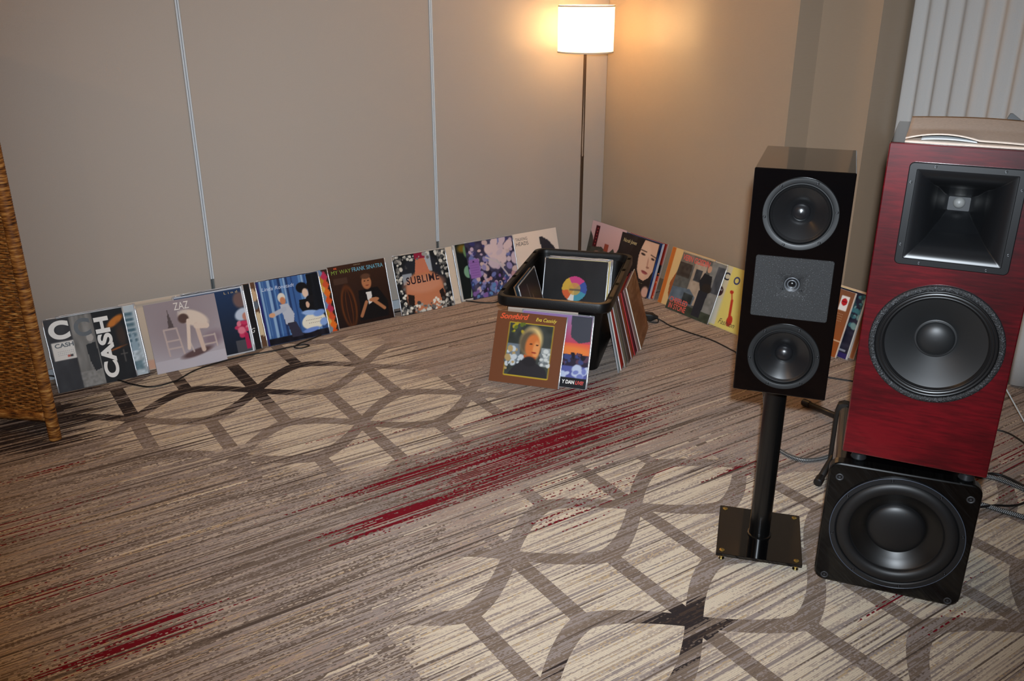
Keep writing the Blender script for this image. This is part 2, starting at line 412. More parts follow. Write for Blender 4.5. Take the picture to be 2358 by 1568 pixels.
# ------------------------------------------------------------------ floor lamp
LX, LY = 3.075, 3.919
M_bronze = flat((104, 82, 64), 0.35, 0.7)
lamp = thing('floor_lamp', 'lit floor lamp with white drum shade in the room corner', 'lamp', (LX, LY, 0))
sharp(MB().lathe_z([(0.001, 0.0), (0.105, 0.0), (0.108, 0.006), (0.106, 0.016), (0.03, 0.022), (0.012, 0.03), (0.001, 0.03)], seg=40).build('base', M_bronze, lamp))
sharp(MB().lathe_z([(0.0086, 0.03), (0.0086, 0.74), (0.0096, 0.742), (0.0096, 0.752), (0.0086, 0.754), (0.0086, 1.33), (0.011, 1.335), (0.011, 1.345), (0.001, 1.345)], seg=20).build('pole', M_bronze, lamp))
sharp(MB().lathe_z([(0.001, 1.345), (0.018, 1.345), (0.020, 1.36), (0.020, 1.395), (0.001, 1.397)], seg=20).build('socket', flat((40, 36, 32), 0.5), lamp))
tb = NT('bulb_glass'); tb.set((1, 1, 1, 1), 0.4); tb.b.inputs['Emission Color'].default_value = (1.0, 0.66, 0.34, 1); tb.b.inputs['Emission Strength'].default_value = 640.0
bl = MB().lathe_z([(0.013, 1.397), (0.015, 1.41), (0.026, 1.43), (0.030, 1.447), (0.026, 1.465), (0.012, 1.475), (0.001, 1.477)], seg=20).build('bulb', tb.m, lamp, True)
tsd = NT('lamp_shade_fabric'); tsd.t.nodes.remove(tsd.b)
tr = tsd.n('ShaderNodeBsdfTranslucent'); df = tsd.n('ShaderNodeBsdfDiffuse'); mx = tsd.n('ShaderNodeMixShader')
tr.inputs[0].default_value = L4((250, 240, 222)); df.inputs[0].default_value = L4((245, 238, 225)); mx.inputs[0].default_value = 0.6
tsd.link(df.outputs[0], mx.inputs[1]); tsd.link(tr.outputs[0], mx.inputs[2]); tsd.link(mx.outputs[0], tsd.out.inputs[0])
shd = MB().lathe_z([(0.1475, 1.295), (0.1475, 1.53)], seg=64).build('shade', tsd.m, lamp, True)
MB().lathe_z([(0.1462, 1.302), (0.05, 1.302), (0.0085, 1.302)], seg=48).build('added_diffuser', tsd.m, shd, True)  # unseen disc, added to spread the bulb's downward light
for z in (1.295, 1.523): sharp(MB().lathe_z([(0.1465, z), (0.1490, z), (0.1490, z + 0.008), (0.1465, z + 0.008), (0.1465, z)], seg=64).build('shade_trim', flat((214, 196, 170), 0.7), shd))
sp = MB()
for k in range(3):
    a = 2 * math.pi * k / 3 + 0.5; sp.tube([(0.012 * math.cos(a), 0.012 * math.sin(a), 1.372), (0.147 * math.cos(a), 0.147 * math.sin(a), 1.505)], 0.0015, 6)
sp.build('shade_spider', flat((150, 140, 120), 0.3, 0.9), shd)

# ------------------------------------------------------------------ loudspeakers
M_gloss = flat((4, 4, 5), 0.08, 0.0, 0.5, 0.6)
M_rubber = flat((16, 16, 17), 0.42)
M_cone = flat((26, 26, 27), 0.32)
M_frame = flat((20, 21, 22), 0.45, 0.0, 0.4)
M_satin = flat((17, 17, 18), 0.28)
M_screw = flat((48, 48, 50), 0.3, 0.8)
def screw(parent, x, z, y, r=0.0042, mat=None):
    mb = MB().lathe_y([(r, y + 0.002), (r, y - 0.0004), (r * 0.85, y - 0.0012), (r * 0.5, y - 0.0013), (r * 0.42, y + 0.0005), (0.0, y + 0.0005)], x, z, 12)
    return mb.build('screw', mat or M_screw, parent, True)

# black two-way monitor on a stand
SPK = dict(w=0.2412, d=0.3518, h=0.6089); SY = -0.9334
spk = thing('bookshelf_speaker', 'gloss black speaker with two woofers around a grey tweeter plate', 'speaker', (1.9548, 1.5283, 0.5865), SY)
F = -SPK['d'] / 2
WZ = (0.4985, 0.1115); RW = 0.0925
plate_pts = [(p_[0] + 0.0015, p_[1] + 0.3026) for p_ in rrect(0.0965, 0.0823, 0.006)]
cab = cabinet_mesh('cabinet', SPK['w'], SPK['h'], SPK['d'], M_gloss, spk, [circle(0.0015, z, 0.078) for z in WZ] + [circle(0.0015, 0.3026, 0.070, 40)], 0.004, 0.0025)
for z in WZ:
    wf = sharp(MB().lathe_y([(0.0925, F + 0.001), (0.0925, F - 0.003), (0.0912, F - 0.0045), (0.083, F - 0.0045), (0.0795, F - 0.0035), (0.0785, F - 0.0052), (0.0765, F - 0.0052), (0.0757, F - 0.001), (0.0757, F + 0.012)], 0.0015, z, 72).build('woofer', M_frame, spk))
    sharp(MB().lathe_y([(0.0757, F + 0.002), (0.0745, F - 0.001), (0.072, F - 0.0032), (0.069, F - 0.001), (0.0675, F + 0.003), (0.066, F + 0.004)], 0.0015, z, 72).build('surround', M_rubber, wf), 60)
    MB().lathe_y([(0.0662, F + 0.004), (0.055, F + 0.0105), (0.042, F + 0.019), (0.030, F + 0.027), (0.0232, F + 0.0315)], 0.0015, z, 72).build('cone', flat((20, 20, 21), 0.27), wf, True)
    MB().lathe_y([(0.0232, F + 0.0318), (0.0228, F + 0.026), (0.0205, F + 0.0195), (0.016, F + 0.0145), (0.009, F + 0.0112), (0.0, F + 0.0102)], 0.0015, z, 40).build('dust_cap', flat((22, 22, 24), 0.30), wf, True)
    for k in range(6):
        a = math.radians(8 + 60 * k); screw(wf, 0.0015 + 0.0868 * math.cos(a), z + 0.0868 * math.sin(a), F - 0.0045, 0.0038)
tg = NT('speckled_coating'); sn = tg.noise(tg.obj(), 420.0, 1.0); sg = tg.noise(tg.obj(), 900.0, 0.0)
tg.set(tg.ramp(sn, [(0.3, L4((14, 14, 15))), (0.64, L4((25, 26, 27))), (0.76, L4((84, 86, 88)))]), 0.75); tg.bump(sg, 0.4, 0.001); M_speck = tg.m
# tweeter plate with a shallow waveguide
pl = MB(); hw, hh, cxp, czp = 0.0965, 0.0823, 0.0015, 0.3026; ctx, ctz = 0.0015, 0.3135
def sq(hw_, hh_, r_, y, cx_, cz_): return [(cx_ + q[0], y, cz_ + q[1]) for q in rrect(hw_, hh_, r_, 8)]
loops = [sq(hw, hh, 0.006, F + 0.001, cxp, czp), sq(hw, hh, 0.006, F - 0.0016, cxp, czp), sq(hw - 0.001, hh - 0.001, 0.005, F - 0.0026, cxp, czp)]
pl.loft(loops)
q0 = sq(hw - 0.001, hh - 0.001, 0.005, F - 0.0026, cxp, czp); N_ = len(q0)
ang = [math.atan2(q[2] - ctz, q[0] - ctx) for q in q0]
rings = [q0]
for k, (fr, yy) in enumerate(((0.34, F - 0.0025), (0.20, F - 0.0018), (0.08, F + 0.0004), (0.0, F + 0.004))):
    rings.append([(ctx + 0.0215 * math.cos(a) * (1 - fr) + (q[0] - ctx) * fr, yy, ctz + 0.0215 * math.sin(a) * (1 - fr) + (q[2] - ctz) * fr) for q, a in zip(q0, ang)])
pl.loft(rings)
tw = sharp(pl.build('tweeter_plate', M_speck, spk), 40)
sharp(MB().lathe_y([(0.0215, F + 0.0045), (0.0203, F + 0.0015), (0.0135, F + 0.0030), (0.0125, F + 0.0050), (0.0118, F + 0.0058), (0.0, F + 0.0058)], ctx, ctz, 40).build('tweeter', flat((24, 25, 27), 0.35), tw), 50)
for rr_ in (0.0178, 0.0108): MB().lathe_y([(rr_ + 0.0016, F + 0.003), (rr_ + 0.0012, F + 0.0006), (rr_, F - 0.0004), (rr_ - 0.0012, F + 0.0006), (rr_ - 0.0016, F + 0.004)], ctx, ctz, 40).build('tweeter_ring', flat((96, 99, 104), 0.3, 0.3), tw, True)
MB().lathe_y([(0.0082, F + 0.006), (0.0078, F + 0.003), (0.006, F + 0.001), (0.003, F + 0.0), (0.0, F - 0.0002)], ctx, ctz, 24).build('dome', flat((16, 16, 17), 0.25), tw, True)
for dx, dz in ((-0.024, -0.014), (0.024, -0.014), (0.0, 0.029)): screw(tw, ctx + dx, ctz + dz, F - 0.0008, 0.0028)

# its stand
PY = -0.8483
M_glass = flat((7, 7, 8), 0.04, 0.0, 0.5, 0.3)
M_gold = flat((196, 168, 96), 0.25, 0.9); M_chrome = flat((190, 190, 186), 0.18, 1.0)
std = thing('speaker_stand', 'black column speaker stand on a glass plate with gold floor spikes', 'stand', (1.9478, 1.5365, 0), PY)
mb = MB(); hwp, hdp = 0.1249, 0.138
for_loops = [[(q[0], q[1], z) for q in rrect(hwp - i_, hdp - i_, 0.004)] for z, i_ in ((0.0215, 0.001), (0.0222, 0), (0.0293, 0), (0.030, 0.001))]
mb.loft(for_loops, cap0=True, cap1=True); gp = sharp(mb.build('base_plate', M_glass, std), 20)
sharp(MB().lathe_z([(0.0365, 0.030), (0.0365, 0.033), (0.034, 0.0345), (0.0315, 0.035), (0.0315, 0.573), (0.036, 0.574), (0.036, 0.578)], seg=48).build('column', flat((8, 8, 8), 0.26), std), 40)
MB().box(-0.075, 0.075, -0.10, 0.10, 0.578, 0.5862).build('top_plate', M_satin, std)
for ix in (-1, 1):
    for iy in (-1, 1):
        cx_, cy_ = ix * 0.108, iy * 0.119
        s_ = sharp(MB().lathe_z([(0.001, 0.0338), (0.0022, 0.0345), (0.0026, 0.0325), (0.0078, 0.0318), (0.0082, 0.0300), (0.005, 0.0298), (0.005, 0.0215), (0.0092, 0.0213), (0.0094, 0.0155), (0.0062, 0.014), (0.0062, 0.010), (0.001, 0.0)], cx_, cy_, 20).build('spike', M_gold, std))
        sharp(MB().lathe_z([(0.001, 0.0), (0.0092, 0.0), (0.0092, 0.0035), (0.004, 0.0048), (0.0012, 0.0035)], cx_, cy_, 20).build('spike_shoe', M_chrome, s_))

# black subwoofer
SB = dict(w=0.3843, d=0.40, h=0.3839)
tw_ = NT('black_ash'); ob = tw_.sep(tw_.obj())
gr = tw_.noise(tw_.xyz(tw_.math('MULTIPLY', tw_.math('ADD', ob[0], ob[2]), 160.0), tw_.math('MULTIPLY', tw_.math('SUBTRACT', ob[2], ob[0]), 9.0), tw_.math('MULTIPLY', ob[1], 10.0)), 1.0, 3.0)
tw_.set(tw_.ramp(gr, [(0.35, L4((4, 4, 4))), (0.6, L4((10, 10, 10))), (0.72, L4((20, 20, 20)))]), 0.25, spec=0.3, coat=0.3, coat_rough=0.08); M_ash = tw_.m
sub = thing('subwoofer', 'square black ash subwoofer with one large driver on the carpet', 'subwoofer', (2.2011, 1.2695, 0), -0.9567)
SF = -SB['d'] / 2
baf = MB()
outl = rrect(SB['w'] / 2, SB['h'] / 2, 0.030, 8); zc = 0.015 + SB['h'] / 2
bm_ = cabinet_mesh('baffle', SB['w'], SB['h'], 0.040, M_ash, sub, [circle(0.003, SB['h'] / 2 + 0.004, 0.160)], 0.030, 0.005, 0.0)
bm_.location = (0, SF + 0.02, 0.015)
body = MB(); ins = 0.012
body.loft([[(q[0], y, zc + q[1]) for q in rrect(SB['w'] / 2 - ins, SB['h'] / 2 - ins, 0.02, 6)] for y in (SF + 0.040, SB['d'] / 2 - 0.004, SB['d'] / 2)], cap1=True)
sharp(body.build('cabinet', M_gloss, sub), 40)
for ix in (-1, 1):
    for iy in (-1, 1): sharp(MB().lathe_z([(0.001, 0.0), (0.019, 0.0), (0.021, 0.004), (0.021, 0.026), (0.001, 0.027)], ix * 0.14, iy * 0.14 + 0.02, 24).build('foot', M_rubber, sub))
DZ = zc + 0.004; DX = 0.003
drv = sharp(MB().lathe_y([(0.1735, SF + 0.001), (0.1735, SF - 0.004), (0.172, SF - 0.006), (0.160, SF - 0.006), (0.1575, SF - 0.0035), (0.1575, SF + 0.01)], DX, DZ, 96).build('driver', flat((24, 25, 27), 0.42), sub))
MB().lathe_y([(0.1730, SF - 0.0052), (0.1737, SF - 0.0062), (0.1729, SF - 0.0072), (0.1718, SF - 0.0062)], DX, DZ, 96).build('trim_ring', flat((70, 78, 92), 0.3), drv, True)
MB().lathe_y([(0.158, SF + 0.004)] + [(0.139 + 0.019 * math.cos(a), SF + 0.004 - 0.014 * math.sin(a)) for a in np.linspace(0.05, math.pi - 0.05, 12)] + [(0.1198, SF + 0.004), (0.118, SF + 0.006)], DX, DZ, 96).build('surround', flat((18, 18, 19), 0.48), drv, True)
MB().lathe_y([(0.119, SF + 0.005), (0.1175, SF + 0.007), (0.095, SF + 0.019), (0.078, SF + 0.029), (0.070, SF + 0.034)], DX, DZ, 96).build('cone', flat((13, 12, 11), 0.38), drv, True)
MB().lathe_y([(0.0770, SF + 0.0300), (0.0755, SF + 0.0262)] + [(0.0750 * math.cos(a), SF + 0.026 - 0.022 * math.sin(a)) for a in np.linspace(0.1, math.pi / 2, 12)], DX, DZ, 64).build('dust_cap', flat((20, 20, 21), 0.42), drv, True)
for k in range(8):
    a = math.radians(11 + 45 * k); screw(drv, DX + 0.166 * math.cos(a), DZ + 0.166 * math.sin(a), SF - 0.006, 0.0042)
for dx, dz in ((-0.162, 0.353), (0.166, 0.353), (0.163, 0.028), (-0.163, 0.030)):
    sharp(MB().lathe_y([(0.0105, SF + 0.002), (0.0105, SF - 0.0008), (0.0088, SF - 0.0015), (0.0062, SF - 0.0004), (0.0055, SF + 0.0012), (0.004, SF + 0.0012), (0.0035, SF - 0.0006), (0, SF - 0.0006)], dx, dz + 0.015 * 0 + 0.002, 24).build('grille_socket', flat((44, 45, 48), 0.5), sub))

# red horn speaker on top of the subwoofer
RS = dict(w=0.3560, d=0.40, h=0.839); RZ = 0.015 + SB['h'] + 0.0305
trd = NT('red_figured_veneer'); ob = trd.sep(trd.obj())
fl_ = trd.noise(trd.xyz(trd.math('MULTIPLY', ob[0], 16.0), trd.math('MULTIPLY', ob[2], 150.0), trd.math('MULTIPLY', ob[1], 7.0)), 1.0, 3.0, 0.6)
bd = trd.noise(trd.xyz(trd.math('MULTIPLY', ob[0], 5.0), trd.math('MULTIPLY', ob[2], 4.0), trd.math('MULTIPLY', ob[1], 5.0)), 1.0, 2.0)
vv = trd.math('ADD', trd.math('MULTIPLY', fl_, 0.42), trd.math('MULTIPLY', bd, 0.58))
trd.set(trd.ramp(vv, [(0.34, L4((44, 1, 6))), (0.5, L4((70, 2, 11))), (0.64, L4((96, 4, 16)))]), 0.35, spec=0.4, coat=1.0, coat_rough=0.04); M_red = trd.m
red = thing('horn_speaker', 'tall glossy red speaker with black square horn above a large woofer', 'speaker', (2.2165, 1.2498, RZ), -1.0233)
RF = -RS['d'] / 2
HX, HZ, HW, HH = 0.001, 0.6705, 0.1270, 0.1262
rc = cabinet_mesh('cabinet', RS['w'], RS['h'], RS['d'], M_red, red, [circle(0.001, 0.3445, 0.143), [(HX + q[0], HZ + q[1]) for q in rrect(0.112, 0.1115, 0.004)]], 0.005, 0.003)
# thin black edge bands along the cabinet corners
MB().box(-RS['w'] / 2 + 0.002, RS['w'] / 2 - 0.002, RF + 0.004, RS['d'] / 2 - 0.002, RS['h'] - 0.001, RS['h'] + 0.0006).build('top_veneer', M_gloss, red)
for ix in (-1, 1):
    for iy in (-1, 1): sharp(MB().lathe_z([(0.001, -0.0303), (0.019, -0.0303), (0.021, -0.027), (0.017, -0.014), (0.024, -0.010), (0.026, -0.004), (0.024, 0.0), (0.001, 0.0)], ix * 0.135, iy * 0.16, 24).build('foot', flat((52, 54, 56), 0.3, 0.6), red))
def rq(hw_, hh_, r_, y, cz_=HZ): return [(HX + q[0], y, cz_ + q[1]) for q in rrect(hw_, hh_, r_, 6)]
M_horn = flat((20, 21, 23), 0.36)
hf = MB().loft([rq(HW, HH, 0.012, RF + 0.001), rq(HW, HH, 0.012, RF - 0.004), rq(HW - 0.002, HH - 0.002, 0.010, RF - 0.006), rq(0.1095, 0.1105, 0.003, RF - 0.006), rq(0.1085, 0.1095, 0.003, RF - 0.003)])
horn = sharp(hf.build('horn_frame', M_horn, red), 30)
fl = MB().loft([rq(0.1085, 0.1095, 0.003, RF - 0.003), rq(0.103, 0.104, 0.003, RF - 0.0018), rq(0.096, 0.097, 0.003, RF + 0.0022), rq(0.087, 0.088, 0.003, RF + 0.0105), rq(0.077, 0.078, 0.003, RF + 0.025), rq(0.066, 0.067, 0.003, RF + 0.048), rq(0.0565, 0.057, 0.003, RF + 0.082)])
sharp(fl.build('outer_flare', M_horn, horn), 30)
fl2 = MB().loft([rq(0.0565, 0.057, 0.003, RF + 0.082), rq(0.0530, 0.0530, 0.003, RF + 0.093), rq(0.038, 0.034, 0.003, RF + 0.125), rq(0.026, 0.018, 0.003, RF + 0.170)])
sharp(fl2.build('throat', flat((20, 21, 23), 0.3), horn), 30)
thp = MB().loft([rq(0.026, 0.018, 0.003, RF + 0.170), rq(0.0255, 0.0175, 0.003, RF + 0.171)], cap1=True)
thp.build('throat_plate', flat((46, 47, 49), 0.5), horn)
MB().lathe_y([(0.0, RF + 0.158), (0.006, RF + 0.159), (0.011, RF + 0.162), (0.014, RF + 0.167), (0.0145, RF + 0.1705)], HX, HZ + 0.003, 24).build('driver_dome', flat((120, 120, 118), 0.45), horn, True)
for (ax, az) in ((-0.55, 1), (0.62, 1), (-0.55, -1), (0.62, -1)): screw(horn, HX + ax * HW, HZ + az * 0.1185, RF - 0.006, 0.0038, flat((90, 92, 95), 0.3, 0.8))
for (ax, az) in ((-1, 0.62), (-1, -0.6), (1, 0.62), (1, -0.6)): screw(horn, HX + ax * 0.1185, HZ + az * HH, RF - 0.006, 0.0038, flat((90, 92, 95), 0.3, 0.8))
tgk = NT('cork_gasket'); g1 = tgk.noise(tgk.obj(), 260.0, 2.0); g2 = tgk.noise(tgk.obj(), 90.0, 1.0)
tgk.set(tgk.ramp(g1, [(0.35, L4((12, 12, 13))), (0.6, L4((32, 33, 35))), (0.72, L4((84, 87, 90)))]), 0.6); tgk.bump(g1, 0.8, 0.004); M_gasket = tgk.m
WX, WZ2 = 0.001, 0.3445
wo = sharp(MB().lathe_y([(0.1572, RF + 0.001), (0.1572, RF - 0.002), (0.1555, RF - 0.004), (0.1435, RF - 0.004), (0.1425, RF + 0.004)], WX, WZ2, 96).build('woofer', flat((40, 41, 44), 0.4, 0.4), red))
sharp(MB().lathe_y([(0.1558, RF - 0.003), (0.1556, RF - 0.0075), (0.1530, RF - 0.0095), (0.1455, RF - 0.0095), (0.1425, RF - 0.0075), (0.1420, RF + 0.002)], WX, WZ2, 96).build('gasket', M_gasket, wo), 40)
MB().lathe_y([(0.1425, RF + 0.000), (0.1405, RF - 0.0035), (0.138, RF - 0.004), (0.1355, RF + 0.000), (0.133, RF - 0.0035), (0.1305, RF - 0.0035), (0.128, RF + 0.0005), (0.1255, RF - 0.003), (0.1235, RF - 0.002), (0.1215, RF + 0.003), (0.119, RF + 0.005)], WX, WZ2, 96).build('surround', flat((14, 14, 15), 0.34), wo, True)
MB().lathe_y([(0.120, RF + 0.0045), (0.117, RF + 0.006), (0.095, RF + 0.019), (0.070, RF + 0.035), (0.052, RF + 0.047), (0.047, RF + 0.0505)], WX, WZ2, 96).build('cone', flat((27, 28, 29), 0.5), wo, True)
MB().lathe_y([(0.0510, RF + 0.0475), (0.0485, RF + 0.0455), (0.0462, RF + 0.047), (0.0450, RF + 0.046)] + [(0.0445 * math.cos(a), RF + 0.045 - 0.020 * math.sin(a)) for a in np.linspace(0.1, math.pi / 2, 10)], WX, WZ2, 64).build('dust_cap', flat((28, 29, 30), 0.45), wo, True)

# kraft mailer on top of the red speaker, with a white sheet inside its open end
RM = Matrix.Translation((2.2165, 1.2498, RZ + RS['h'] + 0.0008)) @ Matrix.Rotation(-1.0233, 4, 'Z')
kp = thing('kraft_mailer', 'flat tan cardboard mailer lying open on the red speaker top', 'package', RM @ Vector((0.02, 0.0, 0)), -1.0233)
tkr = NT('kraft_paper'); kn = tkr.noise(tkr.obj(), 140.0, 3.0); tkr.set(tkr.ramp(kn, [(0.3, L4((206, 190, 176))), (0.7, L4((222, 206, 192)))]), 0.8); tkr.bump(kn, 0.15, 0.002); M_kraft = tkr.m
def sheet(name, x0, x1, y0, y1, zf, th, mat, nx=20, ny=14):
    v = []; f = []
    for s_ in (0, 1):
        for j in range(ny + 1):
            for i in range(nx + 1):
                xx = x0 + (x1 - x0) * i / nx; yy = y0 + (y1 - y0) * j / ny; v.append((xx, yy, zf(xx, yy) + s_ * th))
    n1_ = nx + 1; off = n1_ * (ny + 1)
    for j in range(ny):
        for i in range(nx):
            a = j * n1_ + i; f.append((a, a + n1_, a + n1_ + 1, a + 1)); f.append((off + a, off + a + 1, off + a + n1_ + 1, off + a + n1_))
    for i in range(nx): f.append((i, i + 1, off + i + 1, off + i)); b_ = ny * n1_; f.append((b_ + i + 1, b_ + i, off + b_ + i, off + b_ + i + 1))
    for j in range(ny): a = j * n1_; f.append((a + n1_, a, off + a, off + a + n1_)); c = a + nx; f.append((c, c + n1_, off + c + n1_, off + c))
    return mesh_obj(name, v, f, mat, kp, True)
sheet('lower_sheet', -0.165, 0.175, -0.196, 0.175, lambda x, y: 0.0, 0.0025, M_kraft)
def up(x, y):
    e = max(0.0, min(1.0, (x + 0.165) / 0.34)); o_ = max(0.0, 1 - ((x + 0.09) / 0.085) ** 2) * max(0.0, min(1.0, (-y - 0.02) / 0.17))
    return 0.0045 + 0.013 * o_ + 0.006 * math.sin(math.pi * e) + 0.010 * max(0.0, (y + 0.0) / 0.17)
sheet('upper_sheet', -0.165, 0.175, -0.190, 0.175, up, 0.0025, M_kraft, 30, 18)
sheet('paper_insert', -0.13, -0.01, -0.180, 0.10, lambda x, y: 0.0035 + 0.006 * max(0.0, 1 - ((x + 0.07) / 0.08) ** 2), 0.0010, flat((206, 214, 220), 0.6))
bw = MB().loft([[(-0.02, -0.012, 0), (0.035, -0.012, 0), (0.035, 0.012, 0), (-0.02, 0.012, 0)], [(-0.014, -0.010, 0.02), (0.020, -0.010, 0.02), (0.020, 0.010, 0.02), (-0.014, 0.010, 0.02)], [(-0.008, -0.006, 0.036), (-0.002, -0.006, 0.036), (-0.002, 0.006, 0.036), (-0.008, 0.006, 0.036)]], cap0=True, cap1=True)
bw_o = bw.build('plastic_wedge', M_satin); bw_o.location = RM @ Vector((0.098, 0.188, 0.0)); bw_o.rotation_euler = (0, 0, -1.0233)
tag(bw_o, 'small black wedge-shaped piece standing behind the cardboard mailer', 'wedge')

# low stand with splayed tube legs behind the subwoofer
fs = thing('floor_stand', 'black floor stand with splayed capped legs beside the subwoofer', 'stand', (2.80, 1.83, 0))
M_stand = flat((24, 21, 19), 0.42)
hub = Vector((0, 0, 0.05))
for k, (ex, ey) in enumerate(((0.055, 0.275), (-0.425, -0.178), (0.32, -0.12))):
    end = Vector((ex, ey, 0.016)); d_ = (end - hub).normalized()
    lg = MB().tube([hub, end - d_ * 0.03], 0.0125, 12).build('leg', M_stand, fs, True)
    sharp(MB().tube([end - d_ * 0.036, end - d_ * 0.03, end + d_ * 0.002, end + d_ * 0.006], [0.0135, 0.0155, 0.0155, 0.012], 14).build('rubber_foot', M_rubber, lg))
sharp(MB().lathe_z([(0.001, 0.02), (0.028, 0.022), (0.032, 0.03), (0.032, 0.075), (0.026, 0.082), (0.017, 0.10), (0.017, 0.18)], seg=24).build('hub', M_stand, fs))
upr = MB(); 
upr.loft([[(q[0], q[1], z) for q in rrect(w_q, 0.018, 0.008)] for z, w_q in ((0.02, 0.030), (0.215, 0.030), (0.240, 0.024), (0.246, 0.012))], cap0=True, cap1=True)
u_o = sharp(upr.build('upright', M_stand, fs), 40); u_o.location = (-0.235, -0.110, 0.0); u_o.rotation_euler = (0, 0, -1.08)

# ------------------------------------------------------------------ record tote
TX, TY, TYAW = 2.4447, 3.1875, -0.8387
tote = thing('storage_tote', 'open black plastic storage tote holding and propping up record sleeves', 'tote', (TX, TY, 0), TYAW)
M_tote = flat((9, 8, 8), 0.42, 0.0, 0.3, 0.0, 0.15)
def lp(hw_, hd_, r_, z, oy=0.0, ox=0.0): return [(q[0] + ox, q[1] + oy, z) for q in rrect(hw_, hd_, r_, 6)]
b0, b1 = (0.1885, 0.292), (0.220, 0.3625); o0, o1 = 0.009, 0.0175
body = MB().loft([lp(b0[0] - 0.006, b0[1] - 0.006, 0.035, 0.0, o0), lp(b0[0], b0[1], 0.04, 0.005, o0), lp(b1[0], b1[1], 0.045, 0.318, o1, -0.008), lp(b1[0] + 0.001, b1[1] + 0.001, 0.046, 0.330, o1, -0.008),
                  lp(b1[0] - 0.003, b1[1] - 0.003, 0.043, 0.330, o1, -0.008), lp(b0[0] + 0.004, b0[1] + 0.008, 0.038, 0.048, o0)], cap0=True, cap1=True)
sharp(body.build('tub', M_tote, tote), 40)
rim = MB().loft([lp(b1[0] - 0.001, b1[1] - 0.001, 0.045, 0.318, o1, -0.008), lp(0.249, 0.401, 0.055, 0.320), lp(0.2533, 0.4062, 0.058, 0.326), lp(0.2533, 0.4062, 0.058, 0.358), lp(0.250, 0.403, 0.056, 0.3645), lp(0.245, 0.398, 0.054, 0.3658),
                 lp(0.232, 0.385, 0.046, 0.3652), lp(0.229, 0.382, 0.044, 0.362), lp(0.2275, 0.374, 0.043, 0.345, 0.006), lp(b1[0] - 0.003, b1[1] - 0.003, 0.043, 0.318, o1, -0.008)])
ro = sharp(rim.build('rim', M_tote, tote), 40)
for sx_ in (-1, 1):
    for fy in (-0.86, -0.30, 0.32, 0.86):
        MB().box(sx_ * 0.2405 - 0.0075, sx_ * 0.2405 + 0.0075, fy * 0.36 - 0.016, fy * 0.36 + 0.016, 0.3625, 0.3664).build('painted_rim_slot', flat((3, 3, 3), 0.9, 0, 0.1), ro)  # raised black boxes; the shade inside open slots is painted as their colour
# ------------------------------------------------------------------ printed covers
class Art:
    """flat print: colours painted on a grid of u (across) and v (up), both 0..1"""
    def __init__(s, base, n=104):
        s.n = n; s.U, s.V = np.meshgrid(np.linspace(0, 1, n), np.linspace(0, 1, n)); s.a = np.zeros((n, n, 3)); s.a[:] = base
    def put(s, m, c, a=1.0):
        m = np.clip(m, 0, 1)[..., None] * a; s.a = s.a * (1 - m) + np.asarray(c, float) * m; return s
    def rect(s, u0, v0, u1, v1, c, a=1.0):
        k = s.n * 1.0
        m = np.clip((s.U - u0) * k + .5, 0, 1) * np.clip((u1 - s.U) * k + .5, 0, 1) * np.clip((s.V - v0) * k + .5, 0, 1) * np.clip((v1 - s.V) * k + .5, 0, 1)
        return s.put(m, c, a)
    def ell(s, cu, cv, ru, rv, c, rot=0.0, soft=0.12, a=1.0):
        r = math.radians(rot); x = (s.U - cu) * math.cos(r) + (s.V - cv) * math.sin(r); y = -(s.U - cu) * math.sin(r) + (s.V - cv) * math.cos(r)
        d = np.sqrt((x / ru) ** 2 + (y / rv) ** 2); return s.put((1 + soft / 2 - d) / soft, c, a)
    def poly(s, pts, c, a=1.0):
        ins = np.zeros_like(s.U, bool); n = len(pts)
        for i in range(n):
            (x0, y0), (x1, y1) = pts[i], pts[(i + 1) % n]
            if y0 == y1: continue
            cr = ((y0 > s.V) != (y1 > s.V)) & (s.U < (x1 - x0) * (s.V - y0) / (y1 - y0) + x0); ins ^= cr
        return s.put(ins.astype(float), c, a)
    def line(s, p, q, w, c, a=1.0):
        p = np.array(p); q = np.array(q); d = q - p; L = max(1e-6, d @ d)
        t = np.clip(((s.U - p[0]) * d[0] + (s.V - p[1]) * d[1]) / L, 0, 1)
        dist = np.hypot(s.U - p[0] - t * d[0], s.V - p[1] - t * d[1]); return s.put((w / 2 - dist) * s.n + .5, c, a)
    def grad(s, c0, c1, ax='v', u0=0, v0=0, u1=1, v1=1):
        t = (s.V - v0) / (v1 - v0) if ax == 'v' else (s.U - u0) / (u1 - u0)
        m = ((s.U >= u0) & (s.U <= u1) & (s.V >= v0) & (s.V <= v1))[..., None]; t = np.clip(t, 0, 1)[..., None]
        s.a = np.where(m, np.asarray(c0, float) * (1 - t) + np.asarray(c1, float) * t, s.a); return s
    def noise(s, amp, seed=0, fu=10, fv=10, u0=0, v0=0, u1=1, v1=1):
        r = np.random.RandomState(seed); g = r.rand(fv + 2, fu + 2)
        x = s.U * fu; y = s.V * fv; xi = x.astype(int); yi = y.astype(int); fx = x - xi; fy = y - yi
        q = g[yi, xi] * (1 - fx) * (1 - fy) + g[yi, xi + 1] * fx * (1 - fy) + g[yi + 1, xi] * (1 - fx) * fy + g[yi + 1, xi + 1] * fx * fy
        m = ((s.U >= u0) & (s.U <= u1) & (s.V >= v0) & (s.V <= v1)); s.a = s.a + (np.where(m, q - .5, 0) * 2 * amp)[..., None]; return s
    def blobs(s, cols, k, seed, ru=(.02, .05), box=(0, 0, 1, 1), soft=.3):
        r = random.Random(seed)
        for _ in range(k):
            q = r.uniform(*ru); s.ell(r.uniform(box[0], box[2]), r.uniform(box[1], box[3]), q, q * r.uniform(.5, 1.3), r.choice(cols), r.uniform(0, 180), soft)
        return s
